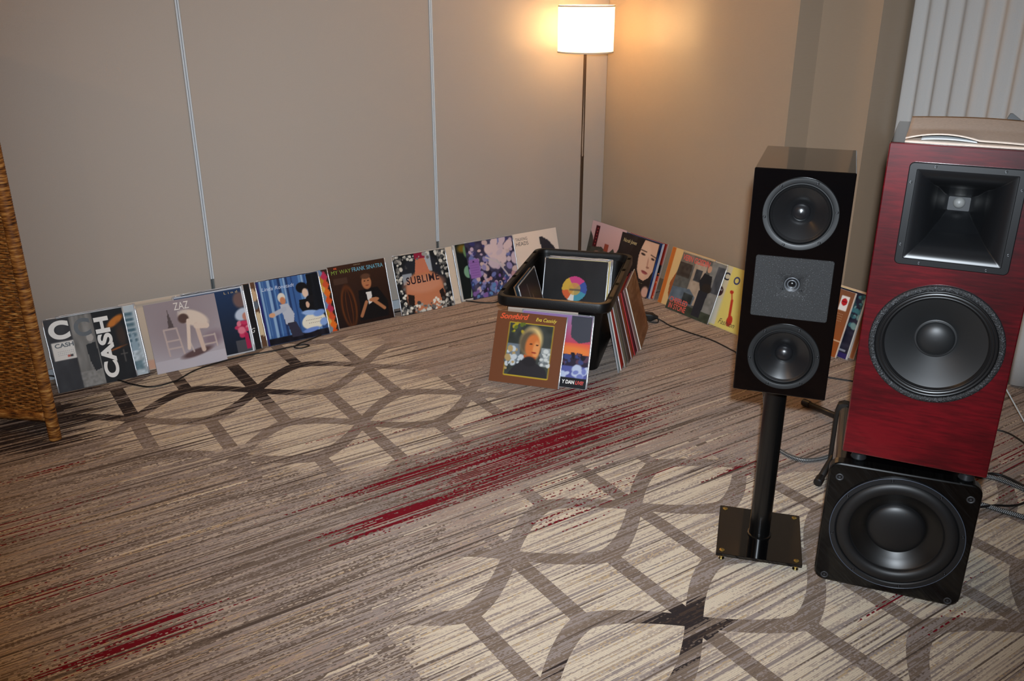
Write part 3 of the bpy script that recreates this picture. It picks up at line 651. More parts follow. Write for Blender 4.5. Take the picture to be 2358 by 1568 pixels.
tcv = NT('printed_cover'); at = tcv.n('ShaderNodeVertexColor'); at.layer_name = 'print'; tcv.set(at.outputs[0], 0.5, spec=0.14); M_print = tcv.m
tfm = NT('clear_film'); tfm.t.nodes.remove(tfm.b)
tp = tfm.n('ShaderNodeBsdfTransparent'); gl = tfm.n('ShaderNodeBsdfGlossy'); lw = tfm.n('ShaderNodeLayerWeight'); mxs = tfm.n('ShaderNodeMixShader'); bmp = tfm.n('ShaderNodeBump')
tp.inputs[0].default_value = (0.97, 0.975, 0.98, 1); gl.inputs['Roughness'].default_value = 0.24; lw.inputs['Blend'].default_value = 0.25
fn = tfm.noise(tfm.obj(), 11.0, 1.5); tfm.link(fn, bmp.inputs['Height']); bmp.inputs['Strength'].default_value = 0.28; bmp.inputs['Distance'].default_value = 0.01
tfm.link(bmp.outputs[0], gl.inputs['Normal']); tfm.link(bmp.outputs[0], lw.inputs['Normal'])
tfm.link(tfm.math('MULTIPLY_ADD', lw.outputs['Facing'], 0.12, 0.004), mxs.inputs[0]); tfm.link(tp.outputs[0], mxs.inputs[1]); tfm.link(gl.outputs[0], mxs.inputs[2]); tfm.link(mxs.outputs[0], tfm.out.inputs[0])
M_film = tfm.m
tfe = NT('film_fold'); tfe.set(L4((236, 240, 246)), 0.27, 0.5, spec=1.0); tfe.b.inputs['Alpha'].default_value = 0.72; M_fold = tfe.m
S = 0.315

def text_mesh(body, size=1.0, bold=0.0, shear=0.0, spacing=1.0):
    cu_ = bpy.data.curves.new('lettering', 'FONT'); cu_.body = body; cu_.size = size; cu_.offset = bold; cu_.shear = shear; cu_.space_character = spacing
    cu_.resolution_u = 8; cu_.align_x = 'LEFT'
    ob_ = bpy.data.objects.new('lettering', cu_); COL.objects.link(ob_)
    dg = bpy.context.evaluated_depsgraph_get(); dg.update()
    me = bpy.data.meshes.new_from_object(ob_.evaluated_get(dg)); bpy.data.objects.remove(ob_); bpy.data.curves.remove(cu_)
    return me
def lettering(parent, body, u, v, h, color, w=None, rot=0.0, bold=0.0, shear=0.0, lift=0.0006, spacing=1.0, clip=None, to_uv=None):
    """letters lying on the cover: (u,v) is the lower-left corner, h and w the size, all in cover widths"""
    me = text_mesh(body, 1.0, bold, shear, spacing)
    co = np.empty(len(me.vertices) * 3); me.vertices.foreach_get('co', co); co = co.reshape(-1, 3)
    mn, mx_ = co.min(0), co.max(0); sc = h / (mx_[1] - mn[1]); sx = (w / (mx_[0] - mn[0])) if w else sc
    P2 = np.c_[(co[:, 0] - mn[0]) * sx, (co[:, 1] - mn[1]) * sc]
    r = math.radians(rot); P2 = np.c_[P2[:, 0] * math.cos(r) - P2[:, 1] * math.sin(r), P2[:, 0] * math.sin(r) + P2[:, 1] * math.cos(r)]
    out = np.c_[(u + P2[:, 0] - .5) * S, np.full(len(P2), -lift), (v + P2[:, 1]) * S]
    me.vertices.foreach_set('co', out.ravel()); me.update(); me.materials.clear(); me.materials.append(flat(color, 0.4))
    o = bpy.data.objects.new('lettering', me); COL.objects.link(o); o.parent = parent
    return o
def record(label, x, y, yaw, lean, art, edge=(205, 200, 190), film=False, texts=(), z0=0.0, group=None, t=0.004, folds=('L', 'R', 'T'), fr=0.0026):
    lean = math.radians(lean); yaw = math.radians(yaw)
    r = thing('record_sleeve', label, 'record sleeve', (x, y, z0 + t * math.sin(lean) + 0.0004), 0, group, (-lean, 0, yaw))
    MB().box(-S / 2, S / 2, 0, t, 0, S).build('sleeve', flat(edge, 0.55), r)
    n = art.n; g = np.linspace(0.002, 0.998, n); uu, vv_ = np.meshgrid(g, g)
    verts = np.c_[((uu - .5) * S).ravel(), np.full(n * n, -0.0003), (vv_ * S).ravel()]
    idx = np.arange(n * n).reshape(n, n); faces = np.stack([idx[:-1, :-1], idx[:-1, 1:], idx[1:, 1:], idx[1:, :-1]], -1).reshape(-1, 4).tolist()
    c = mesh_obj('cover_print', verts.tolist(), faces, M_print, r)
    ca = c.data.color_attributes.new('print', 'FLOAT_COLOR', 'POINT')
    rgb = lin(np.clip(art.a, 0, 255)).reshape(-1, 3); ca.data.foreach_set('color', np.c_[rgb, np.ones(len(rgb))].ravel())
    for tx in texts: lettering(c, *tx[:5], **(tx[5] if len(tx) > 5 else {}))
    if film:
        h2 = S / 2 + 0.003
        fo = MB().loft([[(-h2, -0.0012, z), (h2, -0.0012, z)] for z in (0.0005, S + 0.004)], close=False).build('plastic_cover', M_film, r)
        e = MB(); rg_ = random.Random(sum(map(ord, label)))
        def wob(p, q, k=10): return [Vector(p).lerp(Vector(q), i / k) + Vector((rg_.uniform(-1, 1), 0, rg_.uniform(-1, 1))) * 0.0009 for i in range(k + 1)]
        if 'L' in folds: e.tube(wob((-h2, 0.001, 0.002), (-h2, 0.001, S + 0.003)), fr, 10)
        if 'R' in folds: e.tube(wob((h2, 0.001, 0.002), (h2, 0.001, S + 0.003)), fr, 10)
        if 'T' in folds: e.tube(wob((-h2, 0.001, S + 0.004), (h2, 0.001, S + 0.004), 14), 0.0015, 8)
        e.build('plastic_fold', M_fold, fo, True)
    return r
GL = 'record sleeves along the partition wall'; GR = 'record sleeves along the wallpapered wall'; GT_ = 'record sleeves in and around the tote'
W_ = (236, 234, 228)

# --- along the partition wall
a = Art((26, 25, 27)); a.rect(0, 0, .31, 1, (48, 46, 50))
a.rect(.31, 0, .60, 1, (128, 126, 122)).noise(26, 3, 34, 5, .31, .22, .60, 1).noise(40, 5, 40, 40, .31, 0, .60, .2)
a.rect(.31, 0, .60, .22, (150, 148, 144), .6).ell(.52, .67, .045, .055, (176, 172, 166)).poly([(.45, .58), (.58, .60), (.59, .22), (.50, .20), (.46, .36)], (34, 34, 36))
a.rect(.60, 0, 1, 1, (20, 19, 21)).ell(.88, .83, .13, .05, (196, 116, 36), 32, .5).ell(.84, .45, .13, .012, (150, 84, 30), 12, .6).rect(.90, .24, .915, .42, (92, 88, 84)).rect(.86, .35, .955, .365, (92, 88, 84)).ell(.92, .62, .06, .16, (58, 40, 28), 0, .8)
a.rect(.03, .43, .31, .68, W_)
a.rect(.20, .46, .235, .49, (196, 80, 60)).rect(.235, .46, .27, .49, (40, 30, 30))
record('record sleeve with large white letters reading up its black side', 0.4595, 3.9468, 0.32, 20.2, a, (30, 30, 32), True,
       [('C', .035, .71, .26, W_, dict(w=.26, bold=.045)), ('CASH', .07, .60, .060, (20, 20, 22), dict(w=.235, bold=.03)), ('C', .35, .70, .25, (44, 44, 46), dict(w=.21, bold=.035)), ('CASH', .80, .06, .19, W_, dict(w=.86, rot=90, bold=.04))] +
       [('.........', .09, .545 - .025 * k, .006, (120, 120, 120), dict(w=.2)) for k in range(3)], group=GL)
a = Art((200, 206, 208), 48); a.rect(.74, 0, 1, 1, (188, 200, 206))
for k in range(7): a.rect(.80, .40 + .075 * k, .96, .45 + .075 * k, (78, 108, 122))
a.poly([(.80, .36), (.96, .36), (.90, .66), (.86, .4)], (150, 172, 184)).noise(46, 8, 40, 40, .78, .04, .98, .36).rect(.80, .08, .96, .2, (70, 104, 116), .7)
record('record sleeve edge printed with a teal window grid, half hidden', 0.5120, 3.9600, 0, 19.7, a, (220, 222, 222), True, group=GL, folds=('R', 'T'), fr=0.0048)
a = Art((196, 178, 158), 40); a.rect(0, 0, 1, .14, (206, 160, 136)).rect(0, .93, 1, .945, (120, 122, 124))
record('cream record sleeve tucked behind the lavender-grey one', 0.7700, 3.9900, 0, 19.6, a, (196, 198, 194), group=GL)
a = Art((168, 158, 164)); a.grad((176, 170, 178), (150, 138, 142), 'v').ell(.45, .62, .42, .34, (140, 126, 130), 0, 1.2, .8).rect(0, 0, 1, .17, (186, 182, 190), .8).ell(.86, .36, .16, .10, (128, 108, 118), 15, 1, .8).ell(.60, .20, .22, .05, (92, 70, 70), 10, .5)
for p_, q_ in (((.20, .60), (.22, .22)), ((.38, .58), (.42, .22)), ((.20, .60), (.38, .60)), ((.21, .43), (.40, .43)), ((.22, .32), (.41, .32))): a.line(p_, q_, .022, (186, 168, 162))
a.poly([(.27, .62), (.30, .88), (.35, .62)], (86, 74, 74)).line((.52, .40), (.56, .22), .018, (196, 182, 176))
a.ell(.64, .70, .22, .11, (214, 196, 180), -28, .25).ell(.50, .72, .075, .07, (84, 62, 56), 0, .3).line((.56, .68), (.50, .28), .05, (218, 198, 182)).line((.66, .60), (.70, .22), .06, (206, 182, 166)).line((.80, .56), (.66, .58), .08, (214, 194, 178)).rect(.72, .28, .90, .30, (188, 172, 164)).rect(.72, .40, .90, .42, (188, 172, 164)).line((.89, .42), (.90, .24), .02, (188, 172, 164))
record('lavender-grey record sleeve with a pale crouching figure and thin title', 0.8565, 3.9189, 0, 17.2, a, (170, 164, 168), False,
       [('ZAZ', .40, .855, .105, (222, 214, 206), dict(w=.21)), ('PARIS', .44, .795, .04, (196, 186, 180), dict(w=.13))], group=GL)
a = Art((24, 38, 66)); a.grad((20, 26, 38), (34, 56, 92), 'v').ell(.93, .80, .10, .12, (112, 88, 84), 0, .4).ell(.93, .58, .12, .09, (190, 200, 216), 20, .3).ell(.97, .54, .05, .06, (190, 130, 112), 0, .3).blobs([(196, 52, 92), (220, 120, 140), (170, 30, 70)], 14, 5, (.03, .06), (.80, .28, 1, .46)).rect(.75, .02, 1, .2, (88, 86, 90), .8).poly([(.90, .05), (.97, .06), (.95, .3), (.90, .3)], (176, 30, 76)).rect(0, 0, 1, .015, (214, 216, 220)).rect(0, .98, 1, 1, (214, 216, 220)).rect(.975, 0, 1, 1, (220, 222, 226))
record('dark blue record sleeve with pink flowers in a glinting plastic cover', 0.9978, 3.9555, 0, 18.4, a, (210, 212, 214), True,
       [('Lind', .72, .915, .035, (196, 170, 120), dict(w=.20, spacing=1.6))], group=GL, fr=0.0042)
a = Art((26, 22, 22), 40)
record('black record sleeve edge with a scrap of white handwriting', 1.0355, 3.9670, 0, 18.4, a, (30, 28, 28), True, [('G', .90, .26, .07, W_, dict(w=.06, shear=.4))], group=GL, folds=('R', 'T'), fr=0.0036)
a = Art((120, 88, 62), 48); a.rect(.88, 0, 1, 1, (96, 66, 46)).ell(.94, .80, .05, .10, (196, 164, 128)).poly([(.89, .20), (.99, .16), (.98, .52), (.92, .56)], (206, 184, 148)).ell(.95, .65, .05, .06, (92, 100, 110))
record('brown and cream record sleeve edge between black and blue ones', 1.0700, 3.9800, 0, 18.4, a, (150, 132, 110), group=GL)
a = Art((60, 96, 150)); r_ = random.Random(6)
for k in range(24):
    u_ = k / 24; a.line((u_ + .01, .12), (u_ + .02, 1), r_.uniform(.008, .045), r_.choice([(36, 60, 110), (112, 156, 204), (170, 200, 226), (62, 98, 156), (30, 44, 82)]), .75)
a.rect(.82, .15, 1, 1, (18, 18, 22), .95).poly([(.80, 1), (.88, 1), (.83, .3), (.78, .3)], (18, 18, 22)).rect(0, 0, 1, .10, (26, 22, 30)).noise(14, 2, 20, 8, 0, 0, 1, .15)
a.ell(.35, .70, .062, .075, (226, 218, 204), 0, .2).ell(.36, .65, .045, .06, (196, 130, 92), 0, .3).poly([(.30, .60), (.43, .60), (.50, .42), (.46, .26), (.34, .28)], (186, 190, 200)).line((.36, .52), (.16, .46), .07, (176, 182, 196)).ell(.15, .46, .05, .035, (214, 160, 120)).poly([(.36, .30), (.50, .30), (.58, .06), (.40, .06)], (52, 50, 66))
a.ell(.70, .80, .095, .085, (22, 20, 22)).ell(.74, .71, .05, .07, (226, 196, 174), 0, .3).poly([(.62, .62), (.82, .62), (.84, .42), (.66, .38), (.60, .5)], (20, 19, 22)).ell(.80, .60, .07, .06, (24, 22, 26)).ell(.74, .52, .03, .05, (216, 176, 150))
a.ell(.79, .25, .20, .13, (232, 226, 206), 8, .1).ell(.76, .39, .14, .04, (150, 180, 226), -8, .3).ell(.90, .36, .10, .05, (120, 154, 214), 10, .3).ell(.95, .21, .07, .06, (134, 166, 220), 30, .3).ell(.72, .12, .14, .035, (110, 140, 206), 6, .3)
a.rect(0, 0, .025, 1, (44, 40, 108))
record('blue stage-curtain record sleeve with two figures and a shell-shaped sign', 1.3862, 3.9705, 0.2, 19.8, a, (40, 40, 60), True,
       [('Linda Ronstadt', .07, .84, .055, (206, 216, 236), dict(w=.52, shear=.2)), ('Montreux', .64, .265, .03, (120, 110, 120), dict(w=.28, shear=.4)), ('LIVE', .70, .20, .045, (150, 140, 130), dict(w=.2))][:1] + [('..........', .66, .27, .012, (150, 130, 120), dict(w=.26)), ('.......', .70, .22, .012, (150, 130, 120), dict(w=.20))], group=GL)
a = Art((58, 40, 30), 64); dcol = [(112, 136, 172), (186, 52, 84), (178, 132, 40), (206, 84, 46), (216, 172, 84), (226, 112, 34), (120, 140, 150), (216, 84, 30)]
for k in range(9):
    for j in (0, 1):
        cu_, cv_ = .86 + .075 * j + .0 * k, .95 - .13 * k - .065 * j
        a.poly([(cu_, cv_ + .1), (cu_ + .06, cv_), (cu_, cv_ - .1), (cu_ - .06, cv_)], dcol[(k * 2 + j) % 8])
record('record sleeve edge patterned with bright harlequin diamonds', 1.4415, 3.9870, 0, 19.4, a, (60, 44, 34), True, group=GL, folds=('R',))
a = Art((54, 32, 22)); a.grad((36, 22, 18), (62, 38, 26), 'v').ell(.25, .32, .13, .34, (112, 58, 26), 0, .25).ell(.25, .31, .105, .31, (52, 30, 20), 0, .2).ell(.25, .30, .05, .30, (104, 54, 26), 0, .25).ell(.25, .30, .038, .28, (50, 28, 20), 0, .2)
a.poly([(.45, .55), (.80, .56), (.94, .30), (.92, .05), (.40, .05), (.44, .3)], (24, 20, 20)).ell(.62, .66, .085, .115, (178, 116, 78), 0, .2).ell(.62, .76, .085, .045, (96, 64, 46), 0, .4).ell(.59, .685, .016, .008, (60, 36, 28), 0, .5).ell(.655, .685, .016, .008, (60, 36, 28), 0, .5).ell(.625, .61, .03, .009, (120, 52, 44), 0, .5).poly([(.58, .50), (.68, .50), (.66, .32), (.60, .30)], (222, 218, 212)).line((.56, .34), (.44, .13), .055, (170, 112, 76)).line((.70, .34), (.86, .19), .055, (176, 118, 80)).ell(.70, .36, .09, .035, (182, 122, 84)).rect(.06, .70, .30, .80, (86, 62, 50), .6)
record('dark brown record sleeve with green and blue title and a seated man', 1.7632, 4.0073, 0, 16.9, a, (50, 34, 26), True,
       [('MY WAY', .05, .865, .062, (132, 158, 60), dict(w=.34, spacing=1.0)), ('FRANK SINATRA', .41, .865, .068, (110, 178, 200), dict(w=.55, spacing=1.0)), ('NK', .10, .945, .03, (206, 84, 40), dict(bold=.05)), ('stereo', .45, .965, .016, (170, 150, 120), dict(w=.12))], group=GL, folds=('R',))
a = Art((30, 32, 34)); a.ell(.5, .52, .42, .46, (40, 42, 48), 0, .1).rect(.55, .66, .70, 1, (168, 176, 184)).rect(.12, .5, .3, .68, (150, 156, 162)).ell(.50, .30, .37, .40, (196, 124, 88), 0, .12).poly([(.36, .66), (.64, .66), (.58, .92), (.42, .92)], (200, 120, 90)).rect(.40, .90, .60, 1, (150, 34, 60)).ell(.50, .46, .36, .14, (206, 140, 108), 0, .5).poly([(.14, .02), (.24, .02), (.28, .30), (.16, .34)], (44, 34, 30)).poly([(.80, .0), (.9, .0), (.84, .34), (.76, .3)], (44, 34, 30))
br_ = [(212, 208, 196), (160, 156, 148), (236, 230, 214), (70, 70, 70), (110, 108, 104)]
for bx_, k_ in (((0, 0, .12, 1), 46), ((.88, 0, 1, 1), 46), ((0, .90, .98, 1), 30), ((0, 0, 1, .13), 60), ((.0, .75, .22, 1), 18), ((.78, .7, 1, 1), 18), ((.1, .0, .9, .2), 20)): a.blobs(br_, k_, k_ + int(100 * bx_[0] + 10 * bx_[1]), (.012, .034), bx_, .25)
record('record sleeve with dark gothic title across a tan shape in a pale leafy border', 2.1234, 3.9972, 0, 17.9, a, (34, 34, 36), True,
       [('SUBLIME', .18, .49, .13, (52, 34, 40), dict(w=.62, bold=.02, spacing=1.15))], group=GL)
a = Art((206, 190, 170), 32)
record('plain cream record sleeve edge peeking out beside the leafy-bordered one', 2.1727, 4.0070, 0, 18.0, a, (196, 182, 164), False, [('.....', .90, .08, .007, (90, 80, 70), dict(w=.06)), ('....', .90, .06, .007, (90, 80, 70), dict(w=.05))], group=GL)
a = Art((24, 30, 30)); a.rect(0, 0, .03, 1, (214, 212, 206)).rect(0, 0, 1, .03, (206, 198, 186)).ell(.17, .92, .10, .07, (120, 96, 34), 0, .8).ell(.22, .86, .04, .10, (110, 142, 96), 0, .5).ell(.22, .50, .09, .11, (126, 168, 138), 0, .15).line((.20, .06), (.24, .22), .02, (166, 196, 160))
record('black and green record sleeve edge with a pale green round', 2.5030, 4.0205, 0, 17.4, a, (220, 218, 212), True, group=GL, folds=('L',))
a = Art((64, 60, 84)); a.noise(26, 12, 12, 12).blobs([(196, 172, 190), (112, 120, 176), (60, 60, 110), (40, 36, 52), (150, 140, 186), (206, 180, 176)], 150, 21, (.02, .06)).blobs([(96, 136, 186), (130, 96, 160), (196, 150, 150), (60, 70, 120)], 60, 9, (.02, .05), (0, 0, 1, .35)).blobs([(206, 186, 196), (220, 196, 196)], 26, 14, (.05, .10), (.45, .55, 1, 1)).line((.38, .70), (.75, .50), .03, (206, 190, 190)).line((.60, .62), (.80, .30), .03, (196, 186, 190))
a.rect(.02, .37, .23, .70, (150, 106, 176))
record('purple and blue painted record sleeve with a violet sticker', 2.5730, 4.0154, 0, 16.7, a, (70, 66, 84), True, [('..........', .04, .64 - .045 * k, .009, (96, 56, 120), dict(w=.16)) for k in range(6)] + [('M', .10, .645, .035, (70, 36, 90), dict(bold=.04))], group=GL, folds=('R', 'T'))
a = Art((226, 209, 194), 64); a.poly([(.60, .88), (.66, .88), (.78, .80), (.90, .66), (.97, .50), (1, .3), (1, 0), (.62, 0)], (50, 48, 54))
record('white record sleeve with two-line black title and a dark curved shape', 2.8914, 4.0290, 0, 16.8, a, (206, 186, 168), False, [('TALKING', .07, .865, .055, (60, 52, 50), dict(w=.26)), ('HEADS', .07, .775, .068, (60, 52, 50), dict(w=.27))], group=GL)

# --- along the wallpapered wall
a = Art((206, 168, 160)); a.grad((196, 156, 150), (206, 172, 172), 'v', 0, .5, 1, 1).rect(0, 0, 1, .50, (74, 70, 58)).poly([(0, .45), (0, .80), (.10, .7), (.18, .52), (.4, .56), (.62, .48), (.74, .60), (.82, .50), (.9, .66), (1, .72), (1, 0), (0, 0)], (68, 66, 58)).rect(.48, .50, .60, .64, (150, 70, 52)).ell(.30, .36, .10, .1, (176, 130, 112), 0, .4).noise(16, 4, 14, 14, 0, 0, 1, .5).rect(.135, .52, .25, .93, (70, 20, 24))
record('pink-sky record sleeve with a dark red upright label', 3.2611, 3.9700, -90, 13.9, a, (150, 130, 120), False, [('GRADE', .22, .555, .07, (140, 30, 34), dict(w=.34, rot=90, bold=.02))][:0] + [('......', .215, .56, .03, (150, 34, 38), dict(w=.33, rot=90))], group=GR)
a = Art((46, 38, 36)); a.noise(8, 3, 8, 8).poly([(.60, .99), (1, .99), (1, .50), (.93, .36), (.82, .28), (.70, .30), (.60, .44), (.56, .70)], (210, 170, 144)).ell(.72, .66, .15, .30, (216, 180, 154), 4, .3)
a.ell(.665, .735, .058, .020, (60, 42, 38), -6, .5).line((.59, .80), (.74, .79), .018, (66, 46, 40)).ell(.93, .70, .045, .018, (60, 42, 38), -6, .5).line((.86, .765), (.99, .74), .016, (66, 46, 40)).ell(.83, .60, .020, .10, (188, 140, 118), 6, .7).ell(.85, .53, .04, .018, (150, 104, 88), 0, .6).ell(.80, .435, .085, .022, (142, 66, 66), -6, .4).ell(.80, .415, .06, .014, (164, 86, 84), -6, .5)
a.poly([(.45, 1), (.64, 1), (.585, .84), (.55, .62), (.58, .40), (.40, .22), (.3, 0), (.2, 0), (.3, .6)], (40, 32, 30)).ell(.93, .10, .09, .10, (206, 160, 140), 0, .4)
record('black record sleeve with a face in close-up and cream signature', 3.2245, 3.6580, -90, 14.9, a, (60, 50, 46), False, [('Norah Jones', .08, .82, .09, (216, 196, 140), dict(w=.36, shear=.25)), ('come away with me', .50, .22, .016, (150, 140, 90), dict(w=.32))], group=GR)
a = Art((36, 50, 92), 48); a.noise(20, 6, 12, 20).rect(.97, 0, 1, 1, (214, 216, 222)).ell(.9, .5, .06, .2, (60, 84, 140), 0, .6)
record('dark blue record sleeve edge beside the close-up face', 3.2380, 3.6420, -90, 15.8, a, (206, 206, 210), group=GR)
a = Art((150, 40, 30), 64); a.rect(.8, .62, 1, 1, (128, 34, 26)).rect(.8, .40, 1, .62, (22, 20, 22)).rect(.8, 0, 1, .42, (172, 54, 34)).blobs([(226, 120, 60), (200, 70, 40), (120, 20, 20)], 50, 4, (.008, .02), (.8, 0, 1, .5)).rect(.985, 0, 1, 1, (200, 196, 190))
record('red and black speckled record sleeve edge', 3.2500, 3.6250, -90, 16.2, a, (180, 170, 160), group=GR)
a = Art((212, 178, 122)); a.rect(0, 0, .09, 1, (190, 104, 44)).poly([(.30, .72), (.22, .55), (.16, .40), (.18, .22), (.26, .06), (.6, .06), (.6, .74)], (150, 84, 44)).ell(.36, .60, .10, .1, (60, 40, 30), 0, .5)
record('cream record sleeve with an orange spine stripe', 3.2440, 3.2693, -90, 16.8, a, (206, 150, 90), group=GR)
a = Art((92, 90, 84)); a.rect(0, .82, .62, 1, (118, 108, 96)).rect(.34, .20, .62, .92, (170, 152, 132)).rect(.40, .60, .55, .80, (60, 60, 62)).rect(.70, 0, 1, 1, (128, 126, 120)).rect(.84, .5, 1, .95, (74, 76, 80)).rect(0, .60, .30, .84, (66, 56, 48)).poly([(0, .40), (.40, .44), (.56, .34), (.54, .18), (0, .16)], (96, 108, 118)).rect(.30, .20, .52, .36, (52, 56, 54)).rect(0, 0, 1, .16, (62, 66, 52)).noise(14, 7, 20, 20)
a.ell(.68, .86, .045, .06, (196, 150, 120)).poly([(.60, .78), (.78, .76), (.84, .50), (.62, .48), (.54, .62)], (34, 32, 34)).ell(.74, .54, .11, .08, (44, 36, 30)).poly([(.60, .48), (.80, .48), (.78, .04), (.60, .04)], (40, 40, 46))
record('record sleeve with coral block title beside a man holding a guitar', 3.2115, 3.1731, -90, 20.6, a, (110, 104, 96), True,
       [('VERN GOSDIN', .03, .875, .10, (222, 92, 78), dict(w=.62, bold=.02, spacing=1.0)), ('CHISELED', .04, .135, .095, (222, 92, 78), dict(w=.42, bold=.02, spacing=1.0)), ('IN STONE', .06, .03, .095, (222, 92, 78), dict(w=.40, bold=.02, spacing=1.0))], group=GR, folds=('R', 'T'))
a = Art((224, 206, 112)); a.rect(0, 0, .37, 1, (212, 198, 164)).rect(0, 0, .37, .45, (206, 206, 196), .6).ell(.37, .3, .02, .2, (216, 204, 140), 0, .5).rect(.0, .0, 1, .02, (216, 200, 120)).ell(.245, .565, .085, .085, (70, 44, 44), 0, .06)
a.line((.50, .62), (.56, .48), .022, (190, 60, 40)).line((.56, .48), (.62, .20), .05, (190, 60, 40)).ell(.50, .61, .04, .03, (190, 60, 40)).ell(.64, .16, .06, .09, (190, 60, 40))
record('yellow and cream record sleeve with dark ring letters and round sticker', 3.2290, 2.9440, -90, 20.0, a, (214, 200, 130), True,
       [('C', .24, .76, .13, (60, 56, 62), dict(w=.12, bold=.03)), ('O', .46, .74, .13, (62, 66, 110), dict(w=.13, bold=.03)), ('CAKE', .185, .575, .03, (206, 190, 180), dict(w=.12, bold=.02)), ('Fashion', .43, .07, .085, (70, 60, 50), dict(w=.34, shear=.3))], group=GR, folds=('L',))
a = Art((214, 190, 96), 32); a.rect(0, .94, 1, 1, (226, 206, 170))
record('yellow record sleeve corner behind the brown one with the round label', 3.4270, 2.5450, -90, 15.5, a, (220, 196, 160), group=GR)
a = Art((150, 88, 48)); a.grad((158, 84, 38), (128, 84, 60), 'v').rect(.78, .70, .92, .92, W_).ell(.85, .83, .05, .055, (190, 34, 40), 0, .1).rect(.80, .828, .90, .838, (90, 20, 24)).rect(0, .24, 1, .255, (220, 200, 170)).rect(.985, 0, 1, 1, (220, 214, 204))
record('brown record sleeve edge with a red round label on white', 3.3894, 2.5171, -90, 16.5, a, (214, 208, 198), False, [('......', .74, .64 - .035 * k, .008, (196, 164, 130), dict(w=.15)) for k in range(4)], group=GR)
a = Art((44, 42, 56)); a.noise(14, 7, 12, 20).blobs([(70, 118, 124), (52, 78, 82), (120, 150, 146)], 26, 3, (.02, .05), (.78, .45, 1, .98)).rect(.72, 0, 1, .08, (54, 44, 98)).rect(.78, .10, .93, .13, (150, 150, 160)).rect(.975, 0, 1, 1, (206, 206, 200))
record('dark record sleeve edge with teal smudges and violet foot', 3.4130, 2.4722, -90, 16.0, a, (200, 200, 196), group=GR)
a = Art((214, 208, 196), 48); a.rect(.93, 0, 1, 1, (190, 110, 60)).rect(0, .97, 1, 1, (220, 180, 140)).ell(.97, .4, .04, .5, (150, 84, 50), 0, .8)
record('white record sleeve with an orange side at the end of the row', 3.4440, 2.4600, -90, 13.5, a, (222, 190, 156), group=GR)

# --- in and around the tote
a = Art((112, 66, 40)); a.rect(.195, .11, .845, .86, (206, 176, 44)).rect(.205, .12, .835, .85, (58, 62, 58)).noise(14, 5, 20, 14, .2, .12, .835, .85).blobs([(176, 156, 40), (96, 110, 40)], 8, 2, (.015, .04), (.21, .72, .42, .85)).rect(.205, .30, .40, .56, (110, 122, 132)).rect(.70, .28, .835, .54, (150, 156, 156)).blobs([(196, 204, 208), (80, 90, 98), (176, 150, 100)], 30, 11, (.015, .04), (.21, .2, .44, .5)).blobs([(206, 210, 206), (110, 116, 118)], 18, 12, (.015, .035), (.70, .28, .83, .5))
a.ell(.545, .62, .155, .20, (226, 196, 128), -8, .35).ell(.50, .60, .12, .17, (96, 84, 66), -8, .5).ell(.57, .55, .105, .17, (206, 116, 58), -4, .3).ell(.63, .50, .05, .12, (226, 150, 88), 0, .5).poly([(.46, .42), (.64, .40), (.62, .30), (.48, .30)], (190, 96, 46)).poly([(.25, .12), (.34, .25), (.47, .36), (.66, .31), (.80, .24), (.835, .12)], (44, 42, 46)).ell(.55, .33, .10, .07, (38, 36, 40), 0, .3)
a.ell(.545, .575, .022, .010, (70, 36, 24), 0, .5).ell(.635, .57, .020, .010, (70, 36, 24), 0, .5).ell(.60, .46, .035, .012, (150, 50, 36), -6, .5).ell(.605, .52, .012, .03, (226, 150, 90), 0, .6).rect(.205, .105, .835, .112, (206, 176, 44))
record('brown record sleeve with orange script and a yellow-framed portrait', 1.9979, 2.9217, -51.42, 26.07, a, (120, 78, 52), True,
       [('Songbird', .05, .865, .105, (226, 84, 42), dict(w=.42, shear=.35, bold=.03, rot=2)), ('Eva Cassidy', .57, .885, .065, (226, 200, 64), dict(w=.30, shear=.3, bold=.01))], group=GT_, folds=('R',))
a = Art((24, 24, 30)); a.grad((196, 60, 78), (150, 120, 170), 'v', 0, .55, 1, 1).rect(0, .40, 1, .62, (226, 92, 70)).ell(.7, .50, .4, .08, (232, 130, 60), 0, .8).poly([(.70, 1), (1, 1), (1, .66), (.84, .62), (.72, .70)], (64, 66, 76)).rect(0, .28, 1, .46, (44, 36, 56)).blobs([(24, 22, 34), (90, 60, 80), (60, 70, 120)], 40, 5, (.015, .04), (.4, .30, 1, .48)).rect(0, .14, 1, .30, (86, 92, 156)).blobs([(190, 200, 224), (120, 130, 190)], 14, 6, (.03, .07), (.5, .14, 1, .30)).rect(0, 0, 1, .14, (26, 26, 30))
record('red-sky record sleeve with white and red title, part hidden behind the brown one', 2.0950, 2.8510, -50.6, 22.4, a, (210, 210, 212), True,
       [('Y DAN', .66, .055, .052, W_, dict(w=.175, bold=.04, shear=.1)), ('LIVE!', .845, .055, .052, (206, 60, 48), dict(w=.12, bold=.04, shear=.25))], group=GT_, fr=0.0032)
a = Art((180, 156, 138), 40); a.rect(0, .94, 1, 1, (196, 180, 164))
record('tan record sleeve hidden behind the two leaning on the tote front', 2.1052, 2.9482, -48.3, 11.5, a, (196, 178, 160), True, z0=0.003, group=GT_, folds=('T',))
a = Art((26, 27, 30)); a.noise(6, 4, 6, 6)
cu0, cv0 = .50, .54
wheel = [(206, 66, 130), (214, 170, 60), (214, 96, 50), (226, 222, 214), (70, 150, 170), (60, 84, 160)]
d_ = np.hypot(a.U - cu0, a.V - cv0); an = (np.degrees(np.arctan2(a.V - cv0, a.U - cu0)) + 360) % 360
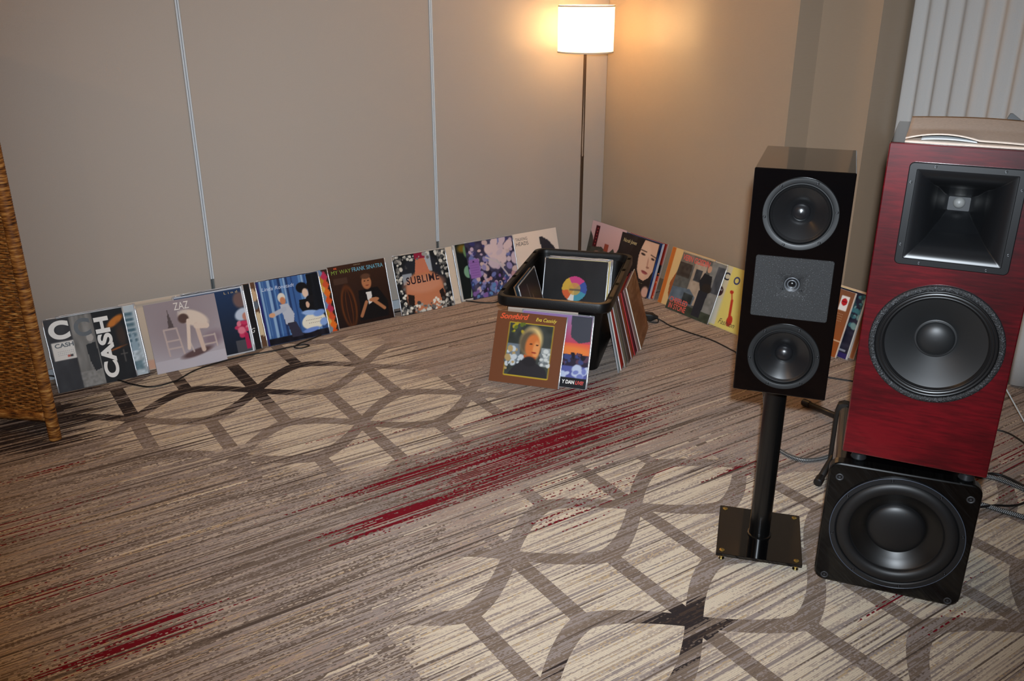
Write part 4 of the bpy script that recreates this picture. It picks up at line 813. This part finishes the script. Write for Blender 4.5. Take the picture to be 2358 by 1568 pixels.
for k, (a0, a1) in enumerate(((40, 120), (120, 190), (190, 240), (240, 270), (270, 340), (340, 400))):
    m_ = (d_ < .20) & ((((an >= a0) & (an < a1)) | ((an + 360 >= a0) & (an + 360 < a1)))); a.put(m_.astype(float), wheel[k])
a.put(((d_ < .10)).astype(float), (206, 160, 70), .8).rect(cu0 - .08, cv0 - .03, cu0 + .10, cv0, (60, 60, 70), .6)
record('black record sleeve with a multicoloured disc standing inside the tote', 2.5666, 3.3209, -47.5, 21.5, a, (40, 40, 42), True, z0=0.049, group=GT_)
Yr = math.radians(-47.5); nn = Vector((-math.sin(Yr), math.cos(Yr), 0)); ee = Vector((math.cos(Yr), math.sin(Yr), 0))
for k, (lab, ec, ex_) in enumerate((('pale yellow record sleeve behind the black one in the tote', (206, 190, 130), 0.012), ('grey record sleeve standing rearmost inside the tote', (120, 116, 120), 0.018), )):
    q_ = Vector((2.5666, 3.3209, 0)) + nn * (0.0085 * (k + 1)) + ee * ex_
    record(lab, q_.x, q_.y, -47.5, 21.5, Art(ec, 24), ec, True, z0=0.052 + 0.002 * k, group=GT_, folds=('R', 'T'))
# two sleeves leaning on the tote's left side, faces turned inwards
nT = Vector((-math.sin(TYAW), math.cos(TYAW), 0)); eT = Vector((math.cos(TYAW), math.sin(TYAW), 0))
a2 = Art((48, 44, 44)); a2.poly([(.15, .0), (.25, .55), (.32, .30), (.30, 0)], (176, 92, 66)).poly([(.45, .0), (.55, .74), (.68, .40), (.6, 0)], (120, 98, 82)).ell(.75, .2, .08, .16, (176, 110, 60), 0, .4).line((.4, .9), (.45, .2), .03, (110, 106, 104)).rect(.0, .0, 1, .08, (150, 40, 60), .6)
for k, (lab, art_, ec) in enumerate((('dark record sleeve with flame shapes leaning on the tote side', a2, (150, 140, 128)), ('blue-edged record sleeve against the tote side wall', Art((60, 80, 96), 24), (120, 90, 60)), ('clear-covered record sleeve against the tote side wall, innermost', Art((70, 66, 64), 24), (190, 150, 110)))[:2]):
    eo = -0.105 - 0.016 * k; c_ = Vector((TX, TY, 0)) + eT * eo + nT * (-0.062 - 0.012 * k)
    record(lab, c_.x, c_.y, math.degrees(TYAW) + 90, 16.0, art_, ec, k == 0, z0=0.049, group=GT_, t=0.006, folds=('L', 'T', 'R'))
# sleeves stacked against the tote's right side, seen almost edge on
side = [((2.436, 2.793), 10.5, (150, 176, 186), 'pale blue', Art((150, 170, 178), 24)), ((2.462, 2.806), 11.5, (216, 206, 196), 'white and red', Art((196, 60, 50), 24)), ((2.497, 2.820), 13.0, (196, 186, 120), 'yellow-edged', Art((150, 140, 120), 24)),
        ((2.545, 2.850), 14.5, (84, 66, 58), 'dark brown', Art((80, 62, 52), 24)), ((2.585, 2.876), 15.5, (216, 104, 50), 'orange-edged', Art((170, 80, 44), 24)), ((2.630, 2.905), 16.5, (168, 34, 40), 'crimson-edged', Art((110, 40, 50), 24)),
        ((2.668, 2.925), 17.5, (160, 120, 116), 'mauve', Art((150, 120, 116), 24)), ((2.704, 2.946), 18.6, (226, 218, 204), 'outermost wood-brown', None)]
for i_, ((fx_, fy_), le, ec, nm, art_) in enumerate(side):
    if art_ is None:
        art_ = Art((150, 104, 70)); art_.noise(20, 3, 5, 26).noise(14, 4, 20, 40).ell(.5, .4, .3, .3, (126, 82, 52), 30, 1, .6)
    # front corner on the carpet; the top leans on the tote wall or on the sleeve before it
    f_ = Vector((fx_, fy_, 0)); out_ = (f_ - Vector((TX, TY, 0))).dot(eT); le = math.degrees(math.asin((out_ - (0.222 + 0.0065 * i_)) / S))
    c_ = f_ + nT * S / 2
    record(nm + ' record sleeve in the pile leaning on the tote side', c_.x, c_.y, math.degrees(TYAW) + 90, le, art_, ec, nm in ('pale blue', 'yellow-edged', 'orange-edged'), group=GT_, folds=('L',), t=0.0045)

# ------------------------------------------------------------------ cables
M_cable = flat((14, 13, 13), 0.5)
tbr = NT('braided_sleeve'); uvn = tbr.n('ShaderNodeUVMap'); uv = tbr.sep(uvn.outputs[0])
def diag(sgn): return tbr.math('FRACT', tbr.math('ADD', tbr.math('MULTIPLY', uv[0], 190.0), tbr.math('MULTIPLY', uv[1], 3.0 * sgn)))
ck = tbr.math('MULTIPLY', tbr.math('LESS_THAN', diag(1), 0.5), tbr.math('LESS_THAN', diag(-1), 0.5))
tbr.set(tbr.mix(ck, L4((22, 22, 23)), L4((176, 178, 178))), 0.5); M_braid = tbr.m
def cable(name, pts, r, mat, label, cat='cable', group=None, n=10):
    pts = spline(pts, n); seg = 8; mb = MB().tube(pts, r, seg); o = mb.build(name, mat, None, True)
    if mat is M_braid:
        uvl = o.data.uv_layers.new(name='UVMap'); acc = [0.0]
        for i in range(1, len(pts)): acc.append(acc[-1] + (pts[i] - pts[i - 1]).length)
        for poly in o.data.polygons:
            vs = list(poly.vertices)
            if len(vs) != 4: continue
            wrap = {v % seg for v in vs} == {0, seg - 1}
            for li, vi in zip(poly.loop_indices, vs):
                j = vi % seg; jj = seg if (wrap and j == 0) else j
                uvl.data[li].uv = (acc[vi // seg], jj / seg)
    return tag(o, label, cat, group)
Rf = 0.0035
cable('floor_cable', [(0.20, 4.10, 0.03), (0.29, 4.09, 0.034), (0.36, 4.05, Rf + .002), (0.46, 4.02, Rf), (0.54, 3.945, Rf), (0.58, 3.87, Rf), (0.645, 3.795, Rf), (0.738, 3.799, Rf), (0.782, 3.826, Rf), (0.855, 3.875, Rf), (0.963, 3.905, Rf), (1.092, 3.918, Rf), (1.22, 3.903, Rf), (1.30, 3.905, Rf), (1.375, 3.90, Rf), (1.395, 3.872, Rf), (1.35, 3.862, Rf), (1.325, 3.885, Rf + .003), (1.37, 3.915, Rf + .005), (1.43, 3.945, Rf), (1.50, 3.975, Rf), (1.60, 4.02, Rf), (1.75, 4.07, Rf), (2.0, 4.07, Rf), (2.25, 4.05, Rf)], Rf, M_cable, 'thin black power cord winding along the carpet before the partition wall', 'cord')
cable('floor_cable', [(2.34, 4.06, Rf), (2.385, 4.0, Rf), (2.42, 3.955, Rf), (2.47, 3.915, Rf), (2.53, 3.915, Rf), (2.60, 3.93, Rf), (2.75, 3.99, Rf), (2.95, 4.0, Rf)], Rf, M_cable, 'short run of black cord on the carpet by the purple painted sleeve', 'cord')
ec_ = thing('power_lead', 'black power lead with plug lying on the carpet beside the tote', 'cord', (3.008, 3.229, 0))
pg = MB().loft([[(x_, q[0], 0.022 + q[1]) for q in rrect(hy, hz, 0.006)] for x_, hy, hz in ((-0.036, 0.012, 0.012), (-0.030, 0.020, 0.018), (0.012, 0.022, 0.020), (0.026, 0.014, 0.013), (0.045, 0.007, 0.007))], cap0=True, cap1=True)
po = sharp(pg.build('plug', flat((18, 17, 17), 0.45), ec_), 40); po.rotation_euler = (0, 0, -0.9)
MB().tube(spline([(0.022, -0.03, 0.018), (0.04, -0.06, 0.006), (0.032, -0.129, Rf), (0.046, -0.257, Rf), (0.063, -0.389, Rf), (0.047, -0.547, Rf), (0.03, -0.70, Rf), (0.09, -0.86, Rf), (0.165, -0.993, Rf), (0.214, -1.07, Rf), (0.30, -1.2, Rf)], 8), Rf, 8).build('lead', M_cable, ec_, True)
MB().tube(spline([(0.01, 0.01, 0.03), (0.03, -0.03, 0.012), (0.005, -0.055, 0.005), (-0.03, -0.03, 0.01), (-0.02, 0.0, 0.03)], 8), 0.003, 8).build('loop', M_cable, ec_, True)
cable('speaker_cable', [(1.968, 1.64, 0.582), (1.99, 1.637, 0.52), (2.018, 1.633, 0.46), (2.045, 1.645, 0.40), (2.17, 1.735, 0.27), (2.36, 1.90, 0.05), (2.43, 1.935, 0.0085),(2.455, 1.90, 0.0085), (2.455, 1.835, 0.0085), (2.475, 1.79, 0.0085), (2.53, 1.765, 0.0085), (2.618, 1.762, 0.0085), (2.72, 1.78, 0.0085), (2.9, 1.7, 0.0085)], 0.0085, M_braid, 'black and silver braided cable dropping behind the stand column', 'cable')
cable('speaker_cable', [(2.72, 1.55, 0.0085), (2.86, 1.42, 0.0085), (2.92, 1.355, 0.0085), (2.937, 1.307, 0.0085), (2.94, 1.235, 0.0085), (2.93, 1.10, 0.0085), (2.85, 0.8, 0.0085), (2.9, 0.3, 0.0085), (3.2, -0.4, 0.0085)], 0.0085, M_braid, 'braided cable leaving the horn speaker over the carpet, farther from the subwoofer', 'cable')
cable('speaker_cable', [(2.58, 1.36, 0.0085), (2.70, 1.29, 0.0085), (2.729, 1.252, 0.0085), (2.746, 1.200, 0.0085), (2.765, 1.141, 0.0085), (2.78, 1.03, 0.0085), (2.76, 0.8, 0.0085), (2.83, 0.3, 0.0085), (3.1, -0.4, 0.0085)], 0.0085, M_braid, 'braided cable on the carpet close by the side of the subwoofer', 'cable')
cable('floor_cable', [(2.75, 1.56, 0.005), (2.90, 1.40, 0.005), (2.965, 1.352, 0.005), (2.975, 1.307, 0.005), (2.965, 1.235, 0.005), (2.96, 1.10, 0.005), (2.93, 0.8, 0.005), (3.0, 0.3, 0.005), (3.3, -0.4, 0.005)], 0.005, M_cable, 'plain black cord running next to the braided cable', 'cord')
cable('floor_cable', [(3.20, 1.66, Rf), (3.29, 1.56, Rf), (3.315, 1.50, Rf), (3.285, 1.421, Rf), (3.22, 1.32, Rf), (3.15, 1.05, Rf), (3.3, 0.5, Rf), (3.5, -0.3, Rf)], Rf, M_cable, 'thin black cord curving over the carpet toward the curtain', 'cord')
cable('floor_cable', [(2.66, 1.27, 0.012), (2.748, 1.234, 0.012), (2.801, 1.208, 0.006), (2.862, 1.194, 0.004), (2.95, 1.19, 0.022), (3.05, 1.17, 0.004), (3.3, 1.0, 0.004), (3.6, 0.9, 0.004)], 0.004, M_cable, 'thin black cord crossing the braided cable beside the subwoofer', 'cord')
cable('pull_cord', [(3.413, 1.65, 0.2), (3.434, 1.595, 0.12), (3.346, 1.466, 0.06), (3.252, 1.336, 0.004)], 0.0028, flat((200, 212, 218), 0.35), 'thin white cord slanting down from the curtain to the carpet', 'cord')
